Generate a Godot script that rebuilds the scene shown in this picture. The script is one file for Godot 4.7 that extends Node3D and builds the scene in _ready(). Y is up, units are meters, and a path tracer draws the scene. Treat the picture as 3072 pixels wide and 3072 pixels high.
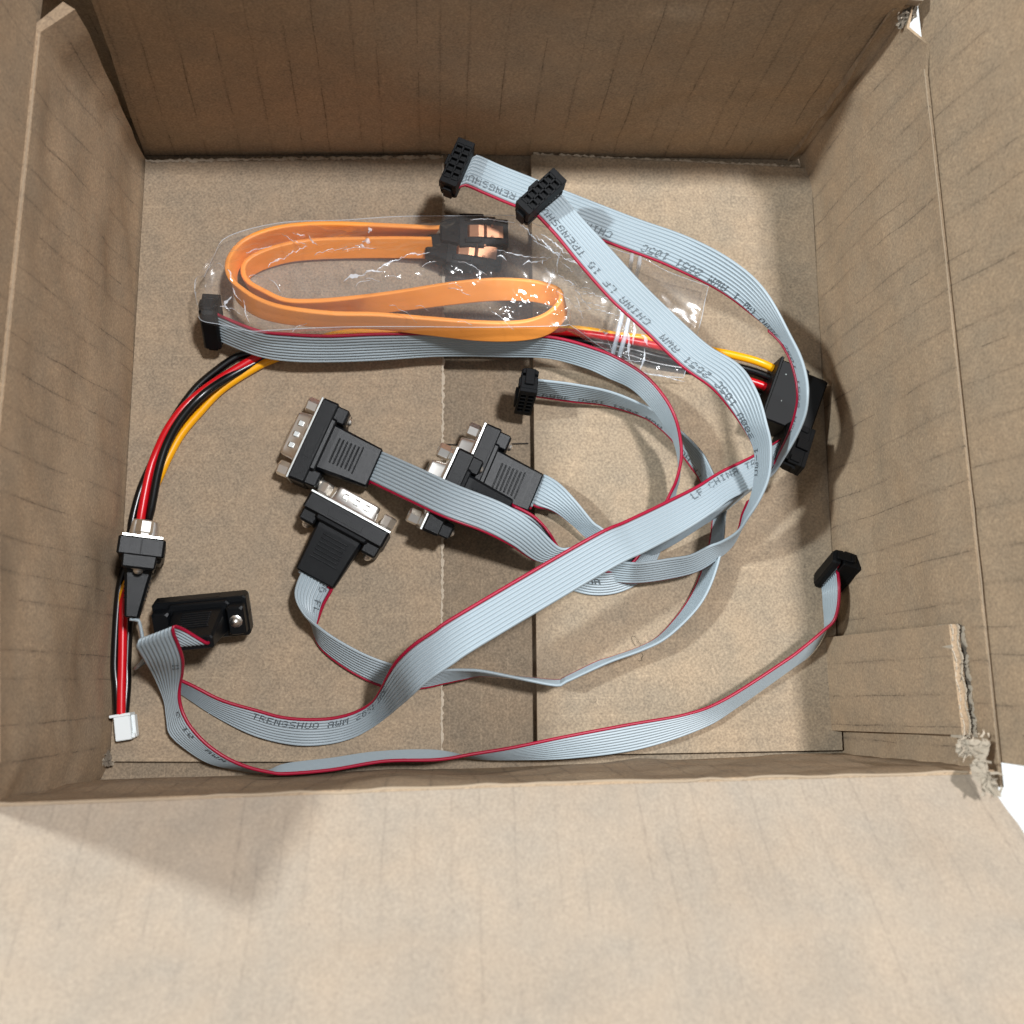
extends Node3D
# An open cardboard box on a white table, seen from above, with six grey ribbon cables, a power cable and an orange data cable in a clear bag.
# Lengths in the shape code are millimetres; K turns them into metres.
const K := 0.001
var M := {}
var rng := RandomNumberGenerator.new()


func _ready() -> void:
	rng.seed = 11
	# camera
	var cam := Camera3D.new()
	cam.name = "camera"
	add_child(cam)
	cam.transform = Transform3D(Basis(Vector3(0.997387, 0.072244, 0.0), Vector3(-0.010927, 0.150861, -0.988495), Vector3(-0.071412, 0.985912, 0.151257)).orthonormalized(), Vector3(0, 0.355, 0))
	cam.fov = 55.0
	cam.near = 0.01
	cam.far = 20.0
	var lens := CameraAttributesPhysical.new()
	lens.frustum_focal_length = 12.0 / tan(deg_to_rad(27.5))
	lens.frustum_focus_distance = 0.335
	lens.frustum_near = 0.01
	lens.frustum_far = 20.0
	lens.exposure_aperture = 8.0
	cam.attributes = lens
	# surroundings and lamps
	var env := Environment.new()
	env.background_mode = Environment.BG_COLOR
	env.background_color = Color(0.50, 0.505, 0.51)
	env.background_energy_multiplier = 1.08
	env.tonemap_mode = Environment.TONE_MAPPER_LINEAR
	env.tonemap_exposure = 1.1
	env.sdfgi_enabled = true
	env.ssao_enabled = true
	env.ssil_enabled = true
	var we := WorldEnvironment.new()
	we.name = "surroundings"
	we.environment = env
	add_child(we)
	lamp("ceiling_lamp", Vector3(0.60, 1.98, -0.38), Vector2(0.15, 0.18), 4.2, Color(0.985, 0.99, 1.0))
	lamp("ceiling_lamp", Vector3(-1.45, 1.80, -0.34), Vector2(0.11, 0.11), 4.5, Color(0.94, 0.98, 1.0))
	lamp("ceiling_lamp", Vector3(-1.40, 1.80, 0.42), Vector2(0.24, 0.24), 0.75, Color(0.96, 0.985, 1.0))
	make_materials()
	# large structure
	table()
	box()
	# objects
	ribbon_cable_1()
	ribbon_cable_2()
	ribbon_cable_3()
	ribbon_cable_4()
	ribbon_cable_5()
	ribbon_cable_6()
	power_cable()
	data_cable()
	bag()
	debris()


func lamp(called: String, at: Vector3, size: Vector2, energy: float, tint: Color) -> void:
	var l := AreaLight3D.new()
	l.name = called
	add_child(l, true)
	l.look_at_from_position(at, Vector3(0.015, 0.0, -0.08), Vector3(0, 0, -1))
	l.area_size = size
	l.light_energy = energy
	l.light_color = tint
	l.area_range = 6.0
	l.shadow_enabled = true


# ---------------------------------------------------------------- things
func tag(o: Node3D, label: String, category: String, group := "") -> Node3D:
	o.set_meta("label", label)
	o.set_meta("category", category)
	if group:
		o.set_meta("group", group)
	return o


func thing(called: String, label: String, category: String, group := "") -> Node3D:
	var o := Node3D.new()
	o.name = called
	add_child(o, true)
	return tag(o, label, category, group)


func put(called: String, g: Geo, mat: Material, parent: Node3D, flat := true, at := Transform3D()) -> MeshInstance3D:
	var o := MeshInstance3D.new()
	o.name = called
	o.mesh = g.made(flat)
	o.material_override = mat
	o.transform = Transform3D(at.basis, at.origin * K)
	parent.add_child(o, true)
	return o


# ---------------------------------------------------------------- geometry
class Geo:
	var v := PackedVector3Array()
	var uv := PackedVector2Array()
	var ix := PackedInt32Array()

	func add(p: Vector3, t := Vector2.ZERO) -> int:
		v.append(p)
		uv.append(t)
		return v.size() - 1

	func tri(a: int, b: int, c: int) -> void:
		ix.append(a); ix.append(b); ix.append(c)

	func quad(a: int, b: int, c: int, d: int) -> void:
		tri(a, b, c)
		tri(a, c, d)

	func face(pp: Array) -> void:
		var n0 := v.size()
		for p in pp:
			add(p)
		for i in range(1, pp.size() - 1):
			tri(n0, n0 + i, n0 + i + 1)

	# rows of points joined by quads; round = the last column joins the first
	func grid(rows: Array, round := false, uvs := []) -> void:
		var n0 := v.size()
		var w: int = rows[0].size()
		for i in rows.size():
			for j in w:
				add(rows[i][j], uvs[i][j] if uvs.size() else Vector2.ZERO)
		for i in rows.size() - 1:
			for j in (w if round else w - 1):
				var k := (j + 1) % w
				quad(n0 + i * w + j, n0 + i * w + k, n0 + (i + 1) * w + k, n0 + (i + 1) * w + j)

	func cap(row: Array) -> void:
		var c := Vector3.ZERO
		for p in row:
			c += p
		var n0 := add(c / row.size())
		for p in row:
			add(p)
		for i in row.size():
			tri(n0, n0 + 1 + i, n0 + 1 + (i + 1) % row.size())

	func made(flat: bool) -> ArrayMesh:
		var a := []
		a.resize(Mesh.ARRAY_MAX)
		var pv := PackedVector3Array()
		var pn := PackedVector3Array()
		var pu := PackedVector2Array()
		if flat:
			for i in range(0, ix.size(), 3):
				var n := (v[ix[i + 2]] - v[ix[i]]).cross(v[ix[i + 1]] - v[ix[i]]).normalized()
				for k in 3:
					pv.append(v[ix[i + k]] * 0.001)
					pn.append(n)
					pu.append(uv[ix[i + k]])
		else:
			pn.resize(v.size())
			for i in range(0, ix.size(), 3):
				var n := (v[ix[i + 2]] - v[ix[i]]).cross(v[ix[i + 1]] - v[ix[i]])
				for k in 3:
					pn[ix[i + k]] += n
			for i in v.size():
				pv.append(v[i] * 0.001)
				pn[i] = pn[i].normalized()
			pu = uv
			a[Mesh.ARRAY_INDEX] = ix
		a[Mesh.ARRAY_VERTEX] = pv
		a[Mesh.ARRAY_NORMAL] = pn
		a[Mesh.ARRAY_TEX_UV] = pu
		var m := ArrayMesh.new()
		m.add_surface_from_arrays(Mesh.PRIMITIVE_TRIANGLES, a)
		return m

	# an eight-sided ring with cut corners, across z
	static func oct(z: float, w: float, t: float, c: float, o := Vector2.ZERO) -> Array:
		var x := w / 2
		var y := t / 2
		var r := []
		for p in [[x, y - c], [x - c, y], [c - x, y], [-x, y - c], [-x, c - y], [c - x, -y], [x - c, -y], [x, c - y]]:
			r.append(Vector3(p[0] + o.x, p[1] + o.y, z))
		return r

	# a solid through rings [z, width, thickness, corner, (shift)], moved by T
	func solid(T: Transform3D, rings: Array) -> void:
		var rr := []
		for q in rings:
			var ring := []
			for p in oct(q[0], q[1], q[2], q[3], q[4] if q.size() > 4 else Vector2.ZERO):
				ring.append(T * p)
			rr.append(ring)
		grid(rr, true)
		var last: Array = rr[-1].duplicate()
		var first: Array = rr[0].duplicate()
		first.reverse()
		cap(first)
		cap(last)

	# a box with chamfered edges
	func box(T: Transform3D, s: Vector3, c := 0.3) -> void:
		var z := s.z / 2
		solid(T, [[-z, s.x - 2 * c, s.y - 2 * c, c * 0.6], [c - z, s.x, s.y, c], [z - c, s.x, s.y, c], [z, s.x - 2 * c, s.y - 2 * c, c * 0.6]])

	# turned round z: [radius, z] pairs
	func lathe(T: Transform3D, prof: Array, n := 12, turn := 0.0) -> void:
		var rr := []
		for q in prof:
			var ring := []
			for i in n:
				var a := TAU * i / n + turn
				ring.append(T * Vector3(cos(a) * q[0], sin(a) * q[0], q[1]))
			rr.append(ring)
		grid(rr, true)
		var first: Array = rr[0].duplicate()
		first.reverse()
		cap(first)
		cap(rr[-1])


func here(p: Vector3) -> Transform3D:
	return Transform3D(Basis(), p)


func spline(p: Array, i: int, t: float) -> Variant:
	var n := p.size() - 1
	var a = p[maxi(i - 1, 0)]
	var b = p[i]
	var c = p[mini(i + 1, n)]
	var d = p[mini(i + 2, n)]
	return 0.5 * ((2.0 * b) + (c - a) * t + (2.0 * a - 5.0 * b + 4.0 * c - d) * t * t + (3.0 * b - a - 3.0 * c + d) * t * t * t)


# even points along a smooth curve
func smooth(p: Array, step: float) -> Array:
	var fine := []
	for i in p.size() - 1:
		var n := maxi(2, int(p[i].distance_to(p[i + 1]) / step * 1.5))
		for k in n:
			fine.append(spline(p, i, float(k) / n))
	fine.append(p[-1])
	var out := [fine[0]]
	var run := 0.0
	for i in range(1, fine.size()):
		run += fine[i].distance_to(fine[i - 1])
		if run >= step:
			out.append(fine[i])
			run = 0.0
	if out[-1].distance_to(p[-1]) > step * 0.3:
		out.append(p[-1])
	return out


func tube(g: Geo, path: Array, r: float, n := 10, step := 1.5) -> void:
	var p := smooth(path, step)
	var up := Vector3.UP
	var rows := []
	for i in p.size():
		var t: Vector3 = (p[mini(i + 1, p.size() - 1)] - p[maxi(i - 1, 0)]).normalized()
		var side := t.cross(up)
		if side.length() < 0.05:
			side = t.cross(Vector3.RIGHT)
		side = side.normalized()
		var nn := side.cross(t).normalized()
		up = nn
		var ring := []
		for k in n:
			var a := TAU * k / n
			ring.append(p[i] + side * cos(a) * r + nn * sin(a) * r)
		rows.append(ring)
	g.grid(rows, true)
	var first: Array = rows[0].duplicate()
	first.reverse()
	g.cap(first)
	g.cap(rows[-1])


# ---------------------------------------------------------------- materials
func plain(c: Color, rough: float, metal := 0.0) -> StandardMaterial3D:
	var m := StandardMaterial3D.new()
	m.albedo_color = c
	m.roughness = rough
	m.metallic = metal
	return m


func noise_bytes(n: int, freq: float, octaves: int, sd: int, warp := 0.0) -> PackedByteArray:
	var f := FastNoiseLite.new()
	f.noise_type = FastNoiseLite.TYPE_SIMPLEX_SMOOTH
	f.seed = sd
	f.frequency = freq
	f.fractal_octaves = octaves
	if octaves == 1:
		f.fractal_type = FastNoiseLite.FRACTAL_NONE
	if warp > 0.0:
		f.domain_warp_enabled = true
		f.domain_warp_amplitude = warp
		f.domain_warp_frequency = freq * 0.7
	var im := f.get_seamless_image(n, n)
	im.convert(Image.FORMAT_L8)
	return im.get_data()


# kraft paper: fibres, blotches, specks; flutes = dark broken lines along v, pale = light pressed lines along v
func kraft(sd: int, flutes: float, pale: float, tint: Color, strong := 1.0) -> StandardMaterial3D:
	var n := 1024
	var r := RandomNumberGenerator.new()
	r.seed = sd
	var a := noise_bytes(n, 0.085, 2, sd, 9.0)
	var b := noise_bytes(n, 0.022, 3, sd + 1)
	var c := noise_bytes(n, 0.0045, 3, sd + 2)
	var val := PackedFloat32Array()
	val.resize(n * n)
	for i in n * n:
		val[i] = 1.0 + strong * ((a[i] - 128) * 0.00105 + (b[i] - 128) * 0.00035 + (c[i] - 128) * 0.0003)
	# single fibres
	for k in 15000:
		var x := r.randf() * n
		var y := r.randf() * n
		var ang := r.randf() * TAU
		var bend := r.randf_range(-0.09, 0.09)
		var amp := r.randf_range(0.02, 0.10) * (1.0 if r.randf() < 0.55 else -1.15) * strong
		for q in r.randi_range(7, 22):
			var at := (int(y) & (n - 1)) * n + (int(x) & (n - 1))
			val[at] += amp
			x += cos(ang)
			y += sin(ang)
			ang += bend
	# dark specks
	for k in 60:
		var x := r.randi_range(3, n - 4)
		var y := r.randi_range(3, n - 4)
		for q in r.randi_range(2, 7):
			val[(y + r.randi_range(-1, 1)) * n + x + r.randi_range(-2, 2)] -= r.randf_range(0.15, 0.4)
	# flute lines
	var x0 := 20.0
	while x0 < n - 30:
		var y := 0.0
		var on := r.randf() < 0.5
		while y < n:
			var long := r.randf_range(60, 420) if on else r.randf_range(25, 210)
			if on:
				var dark := r.randf_range(0.06, 0.30) * flutes
				var ph := r.randf() * 10.0
				for q in int(long):
					var yy := int(y) + q
					if yy >= n:
						break
					var xx := int(x0 + sin(yy * 0.021 + ph) * 1.1 + r.randf_range(-0.7, 0.7))
					var fade: float = dark * minf(1.0, minf(q, long - q) / 14.0) * (0.25 + 0.75 * r.randf() * (0.5 + 0.5 * sin(q * 0.11 + ph)))
					for e in [[-2, 0.18], [-1, 0.55], [0, 1.0], [1, 0.6], [2, 0.2]]:
						val[yy * n + ((xx + int(e[0])) & (n - 1))] -= fade * float(e[1])
			y += long
			on = not on
		for q in n:
			var soft := (0.045 * flutes) * (0.6 + 0.4 * sin(q * 0.01 + x0))
			for e in range(-9, 10):
				val[q * n + ((int(x0) + e) & (n - 1))] -= soft * (1.0 - absf(e) / 10.0)
			if pale > 0.0 and r.randf() < 0.9:
				var w := pale * clampf(0.5 + 0.6 * sin(q * 0.013 + x0 * 3.0) + 0.3 * sin(q * 0.05), 0.0, 1.0)
				for e in range(-2, 3):
					val[q * n + ((int(x0) + 30 + e) & (n - 1))] += w * (0.16 - 0.05 * absf(e)) * r.randf_range(0.5, 1.0)
		x0 += r.randf_range(48, 132)
	var data := PackedByteArray()
	data.resize(n * n * 3)
	var hgt := PackedByteArray()
	hgt.resize(n * n)
	for i in n * n:
		var q := clampf(val[i], 0.25, 1.5)
		var hue := (c[i] - 128) * 0.0001
		data[i * 3] = clampi(int(255.0 * tint.r * (q + hue)), 0, 255)
		data[i * 3 + 1] = clampi(int(255.0 * tint.g * q), 0, 255)
		data[i * 3 + 2] = clampi(int(255.0 * tint.b * (q * 0.97 + 0.03 - hue)), 0, 255)
		hgt[i] = clampi(int(128 + (q - 1.0) * 210.0), 0, 255)
	var im := Image.create_from_data(n, n, false, Image.FORMAT_RGB8, data)
	var bump := Image.create_from_data(n, n, false, Image.FORMAT_L8, hgt)
	bump.convert(Image.FORMAT_RGBA8)
	bump.bump_map_to_normal_map(2.2)
	var m := StandardMaterial3D.new()
	m.albedo_texture = ImageTexture.create_from_image(im)
	m.normal_enabled = true
	m.normal_texture = ImageTexture.create_from_image(bump)
	m.normal_scale = 0.35
	m.roughness = 0.82
	m.metallic_specular = 0.3
	return m


func grain(m: StandardMaterial3D, sd: int, size: float, amount: float) -> StandardMaterial3D:
	var bytes := noise_bytes(256, 0.09, 2, sd)
	var im := Image.create_from_data(256, 256, false, Image.FORMAT_L8, bytes)
	im.convert(Image.FORMAT_RGBA8)
	im.bump_map_to_normal_map(3.0)
	m.normal_enabled = true
	m.normal_texture = ImageTexture.create_from_image(im)
	m.normal_scale = amount
	m.uv1_triplanar = true
	m.uv1_scale = Vector3.ONE / (size * K)
	return m


func make_materials() -> void:
	var kr := Color(0.59, 0.522, 0.44)
	M.floor = kraft(3, 0.35, 0.7, kr)
	M.strip = kraft(5, 0.1, 0.9, kr * 0.88, 1.1)
	M.wall = kraft(8, 1.75, 0.0, Color(0.635, 0.548, 0.45), 0.8)
	M.flap = kraft(21, 0.5, 0.0, Color(0.63, 0.572, 0.506), 0.45)
	M.torn = plain(Color(0.70, 0.645, 0.57), 0.95)
	M.scrap = plain(Color(0.60, 0.555, 0.49), 0.95)
	M.worn = plain(Color(0.645, 0.57, 0.48), 0.9)
	M.core = plain(Color(0.42, 0.38, 0.33), 0.95)
	M.white = plain(Color(0.93, 0.95, 0.95), 0.45)
	M.grey = plain(Color(0.60, 0.645, 0.668), 0.42)
	M.red = plain(Color(0.60, 0.025, 0.18), 0.42)
	M.ink = plain(Color(0.34, 0.37, 0.39), 0.7)
	M.black = grain(plain(Color(0.026, 0.037, 0.05), 0.43), 31, 9.0, 0.35)
	M.black.metallic_specular = 0.4
	M.socket = plain(Color(0.026, 0.03, 0.038), 0.55)
	M.socket.metallic_specular = 0.32
	M.nickel = plain(Color(0.95, 0.935, 0.91), 0.36, 1.0)
	M.plate = plain(Color(0.90, 0.91, 0.90), 0.32, 1.0)
	M.insert = plain(Color(0.50, 0.53, 0.52), 0.5)
	M.clip = plain(Color(0.80, 0.58, 0.45), 0.34, 1.0)
	M.orange = plain(Color(1.0, 0.635, 0.28), 0.46)
	M.wire_red = plain(Color(0.78, 0.03, 0.09), 0.3)
	M.wire_black = plain(Color(0.022, 0.025, 0.03), 0.28)
	M.wire_yellow = plain(Color(0.95, 0.66, 0.02), 0.32)
	M.film = plain(Color(1, 1, 1, 0.04), 0.12)
	M.film.metallic_specular = 0.42
	M.crease = plain(Color(0.95, 0.97, 1.0, 0.55), 0.12)
	M.crease.transparency = BaseMaterial3D.TRANSPARENCY_ALPHA
	M.film.transparency = BaseMaterial3D.TRANSPARENCY_ALPHA
	M.zip = plain(Color(0.92, 0.96, 1, 0.34), 0.12)
	M.zip.transparency = BaseMaterial3D.TRANSPARENCY_ALPHA
	M.jst = plain(Color(0.88, 0.90, 0.90), 0.4)
	M.fibre = plain(Color(0.16, 0.14, 0.12), 0.8)


# ---------------------------------------------------------------- table and box
func table() -> void:
	var g := Geo.new()
	g.box(here(Vector3(0, -15.6, 0)), Vector3(1600, 16, 1200), 2.0)
	var o := put("table_top", g, M.white, self)
	o.set_meta("kind", "structure")
	o.set_meta("label", "white table top under the cardboard box")


# a board with thickness: rows of points from one edge to the other, pushed back along the normal
func board(called: String, lo: Array, hi: Array, thick: float, mat: Material, parent: Node3D, nv := 26, wob := 0.25, uvo := Vector2.ZERO, step := 6.0, rough := [0.0, 0.0, 0.0, 0.0]) -> MeshInstance3D:
	var f := FastNoiseLite.new()
	f.seed = int(uvo.x * 991 + uvo.y * 77 + 5)
	f.frequency = 0.016
	var jag := FastNoiseLite.new()
	jag.seed = f.seed + 3
	jag.frequency = 0.5
	# even columns along both edges
	var cols := []
	var run := 0.0
	for i in lo.size() - 1:
		var l: float = maxf(lo[i].distance_to(lo[i + 1]), hi[i].distance_to(hi[i + 1]))
		var n := maxi(1, int(l / step))
		for k in n:
			var t := float(k) / n
			cols.append([lo[i].lerp(lo[i + 1], t), hi[i].lerp(hi[i + 1], t), run + l * t])
		run += l
	cols.append([lo[-1], hi[-1], run])
	var front := []
	var uvs := []
	for j in nv + 1:
		var t := float(j) / nv
		var row := []
		var urow := []
		for i in cols.size():
			var p: Vector3 = cols[i][0].lerp(cols[i][1], t)
			var along: Vector3 = (cols[mini(i + 1, cols.size() - 1)][0] - cols[maxi(i - 1, 0)][0]).normalized()
			var upw: Vector3 = (cols[i][1] - cols[i][0]).normalized()
			var nn := along.cross(upw).normalized()
			var edge: float = minf(1.0, minf(t, 1.0 - t) * 8.0)
			p += nn * f.get_noise_3dv(p) * wob * 3.0 * edge
			if j == 0 and rough[0] > 0.0:
				p += upw * rough[0] * (absf(jag.get_noise_1d(cols[i][2])) + 0.4 * jag.get_noise_1d(cols[i][2] * 3.0))
			if j == nv and rough[1] > 0.0:
				p -= upw * rough[1] * (absf(jag.get_noise_1d(cols[i][2])) + 0.4 * jag.get_noise_1d(cols[i][2] * 3.0))
			row.append(p)
			urow.append(Vector2(cols[i][2] / 110.0, -t * cols[i][0].distance_to(cols[i][1]) / 110.0) + uvo)
		front.append(row)
		uvs.append(urow)
	var g := Geo.new()
	g.grid(front, false, uvs)
	# back face and rim
	var back := []
	for j in [0, nv]:
		var row := []
		for i in cols.size():
			var along: Vector3 = (cols[mini(i + 1, cols.size() - 1)][0] - cols[maxi(i - 1, 0)][0]).normalized()
			var nn: Vector3 = along.cross((cols[i][1] - cols[i][0]).normalized()).normalized()
			row.append(front[j][i] - nn * thick)
		back.append(row)
	var ulo := []
	var uhi := []
	for i in cols.size():
		ulo.append(uvs[0][i] + Vector2(0.01, thick / 110.0))
		uhi.append(uvs[nv][i] - Vector2(0.01, thick / 110.0))
	g.grid([back[1], back[0]], false, [uvs[nv], uvs[0]])
	g.grid([back[0], front[0]], false, [ulo, uvs[0]])
	g.grid([front[nv], back[1]], false, [uvs[nv], uhi])
	var l0 := []
	var l1 := []
	var u0 := []
	var u1 := []
	for j in nv + 1:
		var t := float(j) / nv
		l0.append(front[j][0])
		l1.append(back[0][0].lerp(back[1][0], t))
		u0.append(front[j][-1])
		u1.append(back[0][-1].lerp(back[1][-1], t))
	g.grid([l1, l0], false, [uvs[0].slice(0, 1).duplicate() + filled(nv), uvs[0].slice(0, 1).duplicate() + filled(nv)])
	g.grid([u0, u1], false, [uvs[0].slice(0, 1).duplicate() + filled(nv), uvs[0].slice(0, 1).duplicate() + filled(nv)])
	return put(called, g, mat, parent, false)


func filled(n: int) -> Array:
	var r := []
	for i in n:
		r.append(Vector2(0.3, i * 0.01))
	return r


func box() -> void:
	var b := thing("cardboard_box", "open brown corrugated cardboard box with upright side flaps, holding all the cables", "box")
	# the floor: the lower board shows between two upper flaps
	board("floor_board", [Vector3(-126, -4.2, 46), Vector3(158, -4.2, 46)], [Vector3(-126, -4.2, -206), Vector3(158, -4.2, -206)], 3.0, M.strip, b, 30, 0.1, Vector2(0.1, 0.2))
	# their lines run across, so u goes along the depth
	board("floor_flap", [Vector3(0.6, 0, 34.5), Vector3(-0.6, 0, -192.6)], [Vector3(-112.4, 0, 33.5), Vector3(-112.6, 0, -186.6)], 4.0, M.floor, b, 30, 0.12, Vector2(0.4, 0.15), 2.0)
	board("floor_flap", [Vector3(145.6, 0, 31.3), Vector3(144.4, 0, -193.5)], [Vector3(34.8, 0, 32.5), Vector3(33.2, 0, -195.0)], 4.0, M.floor, b, 30, 0.12, Vector2(0.8, 0.55), 2.0)
	torn_edge(b, Vector3(-112.6, 0.0, -187.0), Vector3(-1.0, 0.0, -193.0), 1.6, 41)
	torn_edge(b, Vector3(34.0, 0.0, -195.4), Vector3(140.0, 0.0, -194.2), 0.7, 43)
	torn_edge(b, Vector3(-0.6, 0.05, -190.0), Vector3(1.2, 0.05, 33.0), 0.9, 47)
	# walls
	board("back_wall", [Vector3(-114.0, -3, -190.5), Vector3(0, -3, -195.5), Vector3(139, -3, -198.8)], [Vector3(-103.5, 96, -193.5), Vector3(0, 96, -194.5), Vector3(139, 95, -197.5)], 4.0, M.wall, b, 26, 1.1, Vector2(0.2, 0.1))
	board("left_wall", [Vector3(-117.5, -3, 43.0), Vector3(-114.6, -3, 36.5), Vector3(-113.3, -3, 27.6), Vector3(-112.6, -3, -60), Vector3(-113.2, -3, -186.6), Vector3(-112.6, -3, -187.6)], [Vector3(-119.5, 86, 40.0), Vector3(-116.5, 86, 33.0), Vector3(-112.7, 86, 25.3), Vector3(-119.4, 86, -60), Vector3(-117.0, 86, -180.0), Vector3(-107.5, 87, -187.0)], 4.0, M.wall, b, 26, 1.1, Vector2(0.6, 0.3))
	board("corner_fold", [Vector3(-122.0, -12, -180.0), Vector3(-123.0, -12, -206.0), Vector3(-100, -12, -207.0)], [Vector3(-124.0, 98, -182.4), Vector3(-124.0, 98, -206.0), Vector3(-96, 98, -206.5)], 3.0, M.wall, b, 16, 0.1, Vector2(0.9, 0.7))
	board("right_wall", [Vector3(136.5, -3, -198.0), Vector3(140.8, -3, -199.0), Vector3(141.5, -3, -195.5), Vector3(144.0, -3, -186.9), Vector3(144.5, -3, -180.0), Vector3(145.0, -3, -90), Vector3(146.8, -3, 37)], [Vector3(136.0, 90, -197.0), Vector3(142.5, 90, -199.5), Vector3(141.0, 88, -193.0), Vector3(147.6, 87, -188.5), Vector3(147.0, 86, -179.0), Vector3(150.0, 86, -93), Vector3(154.5, 86, 34)], 1.0, M.wall, b, 26, 1.1, Vector2(0.35, 0.8))
	board("front_wall", [Vector3(152.0, -4, 32.4), Vector3(147.5, -4, 32.6), Vector3(19.5, -4, 37.0), Vector3(-121.0, -3, 40.0)], [Vector3(153.0, 86, 29.3), Vector3(145.5, 86, 29.6), Vector3(19.5, 86, 31.8), Vector3(-121.0, 86, 35.8)], 0.9, M.wall, b, 26, 1.1, Vector2(0.1, 0.6))
	# flaps folded up or out from the wall tops
	board("side_flap", [Vector3(-116.8, 84.5, 36.0), Vector3(-114.2, 84.5, 25.3), Vector3(-120.8, 84.5, -60), Vector3(-118.2, 84.5, -181.0), Vector3(-117.5, 84.5, -200.0)], [Vector3(-119.0, 192, 38.0), Vector3(-118.0, 192, 25.3), Vector3(-122.0, 194, -60), Vector3(-121.0, 192, -181.0), Vector3(-121.0, 192, -200.0)], 4.0, M.wall, b, 22, 0.5, Vector2(0.7, 0.45))
	board("side_flap", [Vector3(147.2, 84.0, -206.0), Vector3(148.2, 84.0, -183.0), Vector3(151.8, 84.0, -93), Vector3(155.9, 84.0, 27.5)], [Vector3(155.0, 129, -206.0), Vector3(156.5, 129, -184.0), Vector3(160.5, 129, -93), Vector3(164.5, 129, 28.5)], 4.0, M.wall, b, 22, 0.5, Vector2(0.15, 0.25))
	board("front_flap", [Vector3(150.0, 85.5, 30.0), Vector3(19.5, 85.5, 32.3), Vector3(-120.5, 85.5, 36.2)], [Vector3(176.0, 148, 126.0), Vector3(19.5, 148, 128.0), Vector3(-121.5, 148, 131.0)], 4.0, M.flap, b, 30, 1.1, Vector2(0.45, 0.9))
	board("back_flap", [Vector3(-122, 95.0, -194.4), Vector3(144, 93.5, -198.4)], [Vector3(-124, 126, -292), Vector3(150, 116, -295)], 4.0, M.flap, b, 16, 0.5, Vector2(0.25, 0.35))
	worn_fold(b, [Vector3(145.5, 86.0, 29.9), Vector3(80, 86.1, 31.0), Vector3(19.5, 86.0, 32.1), Vector3(-50, 86.1, 34.2), Vector3(-120.5, 86.0, 36.1)], 0.36)
	worn_fold(b, [Vector3(154.6, 86.1, 27.0), Vector3(152.6, 86.1, -40.0), Vector3(150.4, 86.1, -93), Vector3(146.9, 86.1, -181.0)], 0.2)
	worn_fold(b, [Vector3(-113.2, 86.1, 25.3), Vector3(-117.2, 86.1, -20.0), Vector3(-119.8, 86.1, -60), Vector3(-117.4, 86.1, -180.0)], 0.2)
	# the joint flap glued inside the right wall near the front, its torn upper edge showing the flutes
	board("joint_flap", [Vector3(141.0, -2.9, -9.0), Vector3(141.6, -2.9, 24.5)], [Vector3(147.6, 77, -11.0), Vector3(149.4, 77, 20.5)], 3.0, M.wall, b, 20, 0.2, Vector2(0.55, 0.05))
	fluted_edge(b)
	scraps(b)


# paper rubbed pale along a fold
func worn_fold(parent: Node3D, line: Array, radius: float) -> void:
	var p := []
	for q in smooth(line, 5.0):
		p.append(q + Vector3(0.0, rng.randf_range(-0.30, 0.12), rng.randf_range(-0.4, 0.4)))
	var g := Geo.new()
	tube(g, p, radius, 6, 1.6)
	put("worn_fold", g, M.worn, parent, false)


# a ragged paper lip along an edge of the floor
func torn_edge(parent: Node3D, a: Vector3, b: Vector3, tall: float, sd: int) -> void:
	var r := RandomNumberGenerator.new()
	r.seed = sd
	var n := int(a.distance_to(b) / 0.9)
	var across := (b - a).normalized().cross(Vector3.UP)
	var g := Geo.new()
	var lo := []
	var hi := []
	for i in n + 1:
		var p := a.lerp(b, float(i) / n)
		lo.append(p - across * r.randf_range(-0.3, 0.7) + Vector3(0, 0.05, 0))
		hi.append(p + across * r.randf_range(0.35, 0.9) * tall + Vector3(0, r.randf_range(0.0, 0.45) * tall, 0))
	g.grid([lo, hi])
	put("torn_edge", g, M.torn, parent)


# corrugated core between paper sheets, seen on the torn top of the joint flap
func fluted_edge(parent: Node3D) -> void:
	var r := RandomNumberGenerator.new()
	r.seed = 5
	var a := Vector3(147.6, 77.2, -11.0)
	var b := Vector3(149.6, 77.0, 21.5)
	var dir := (b - a).normalized()
	var out := Vector3(1, 0.05, -0.05).normalized()
	var sheets := [[0.0, 0.0], [1.9, 0.0], [3.9, 0.0], [0.95, 0.95], [2.9, 0.95]]
	for s in sheets:
		var g := Geo.new()
		var top := []
		var low := []
		var back := []
		var n := 70
		for i in n + 1:
			var t := float(i) / n
			var wave: float = s[1] * sin(t * 38.0 + s[0] * 2.0 + sin(t * 17.0)) + 0.35 * sin(t * 23.0 + s[0] * 7.0)
			var p: Vector3 = a + dir * a.distance_to(b) * t + out * (float(s[0]) + wave + 0.3)
			var h := r.randf_range(-0.4, 0.5) - (0.5 if s[1] > 0.0 else 0.0)
			top.append(p + Vector3(0, h, 0))
			low.append(p + Vector3(-0.5, -6.0, 0))
			back.append(p + Vector3(0, h, 0) + out * 0.28)
		g.grid([low, top, back])
		put("flute_sheet", g, M.torn if s[1] == 0.0 else M.core, parent)


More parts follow.
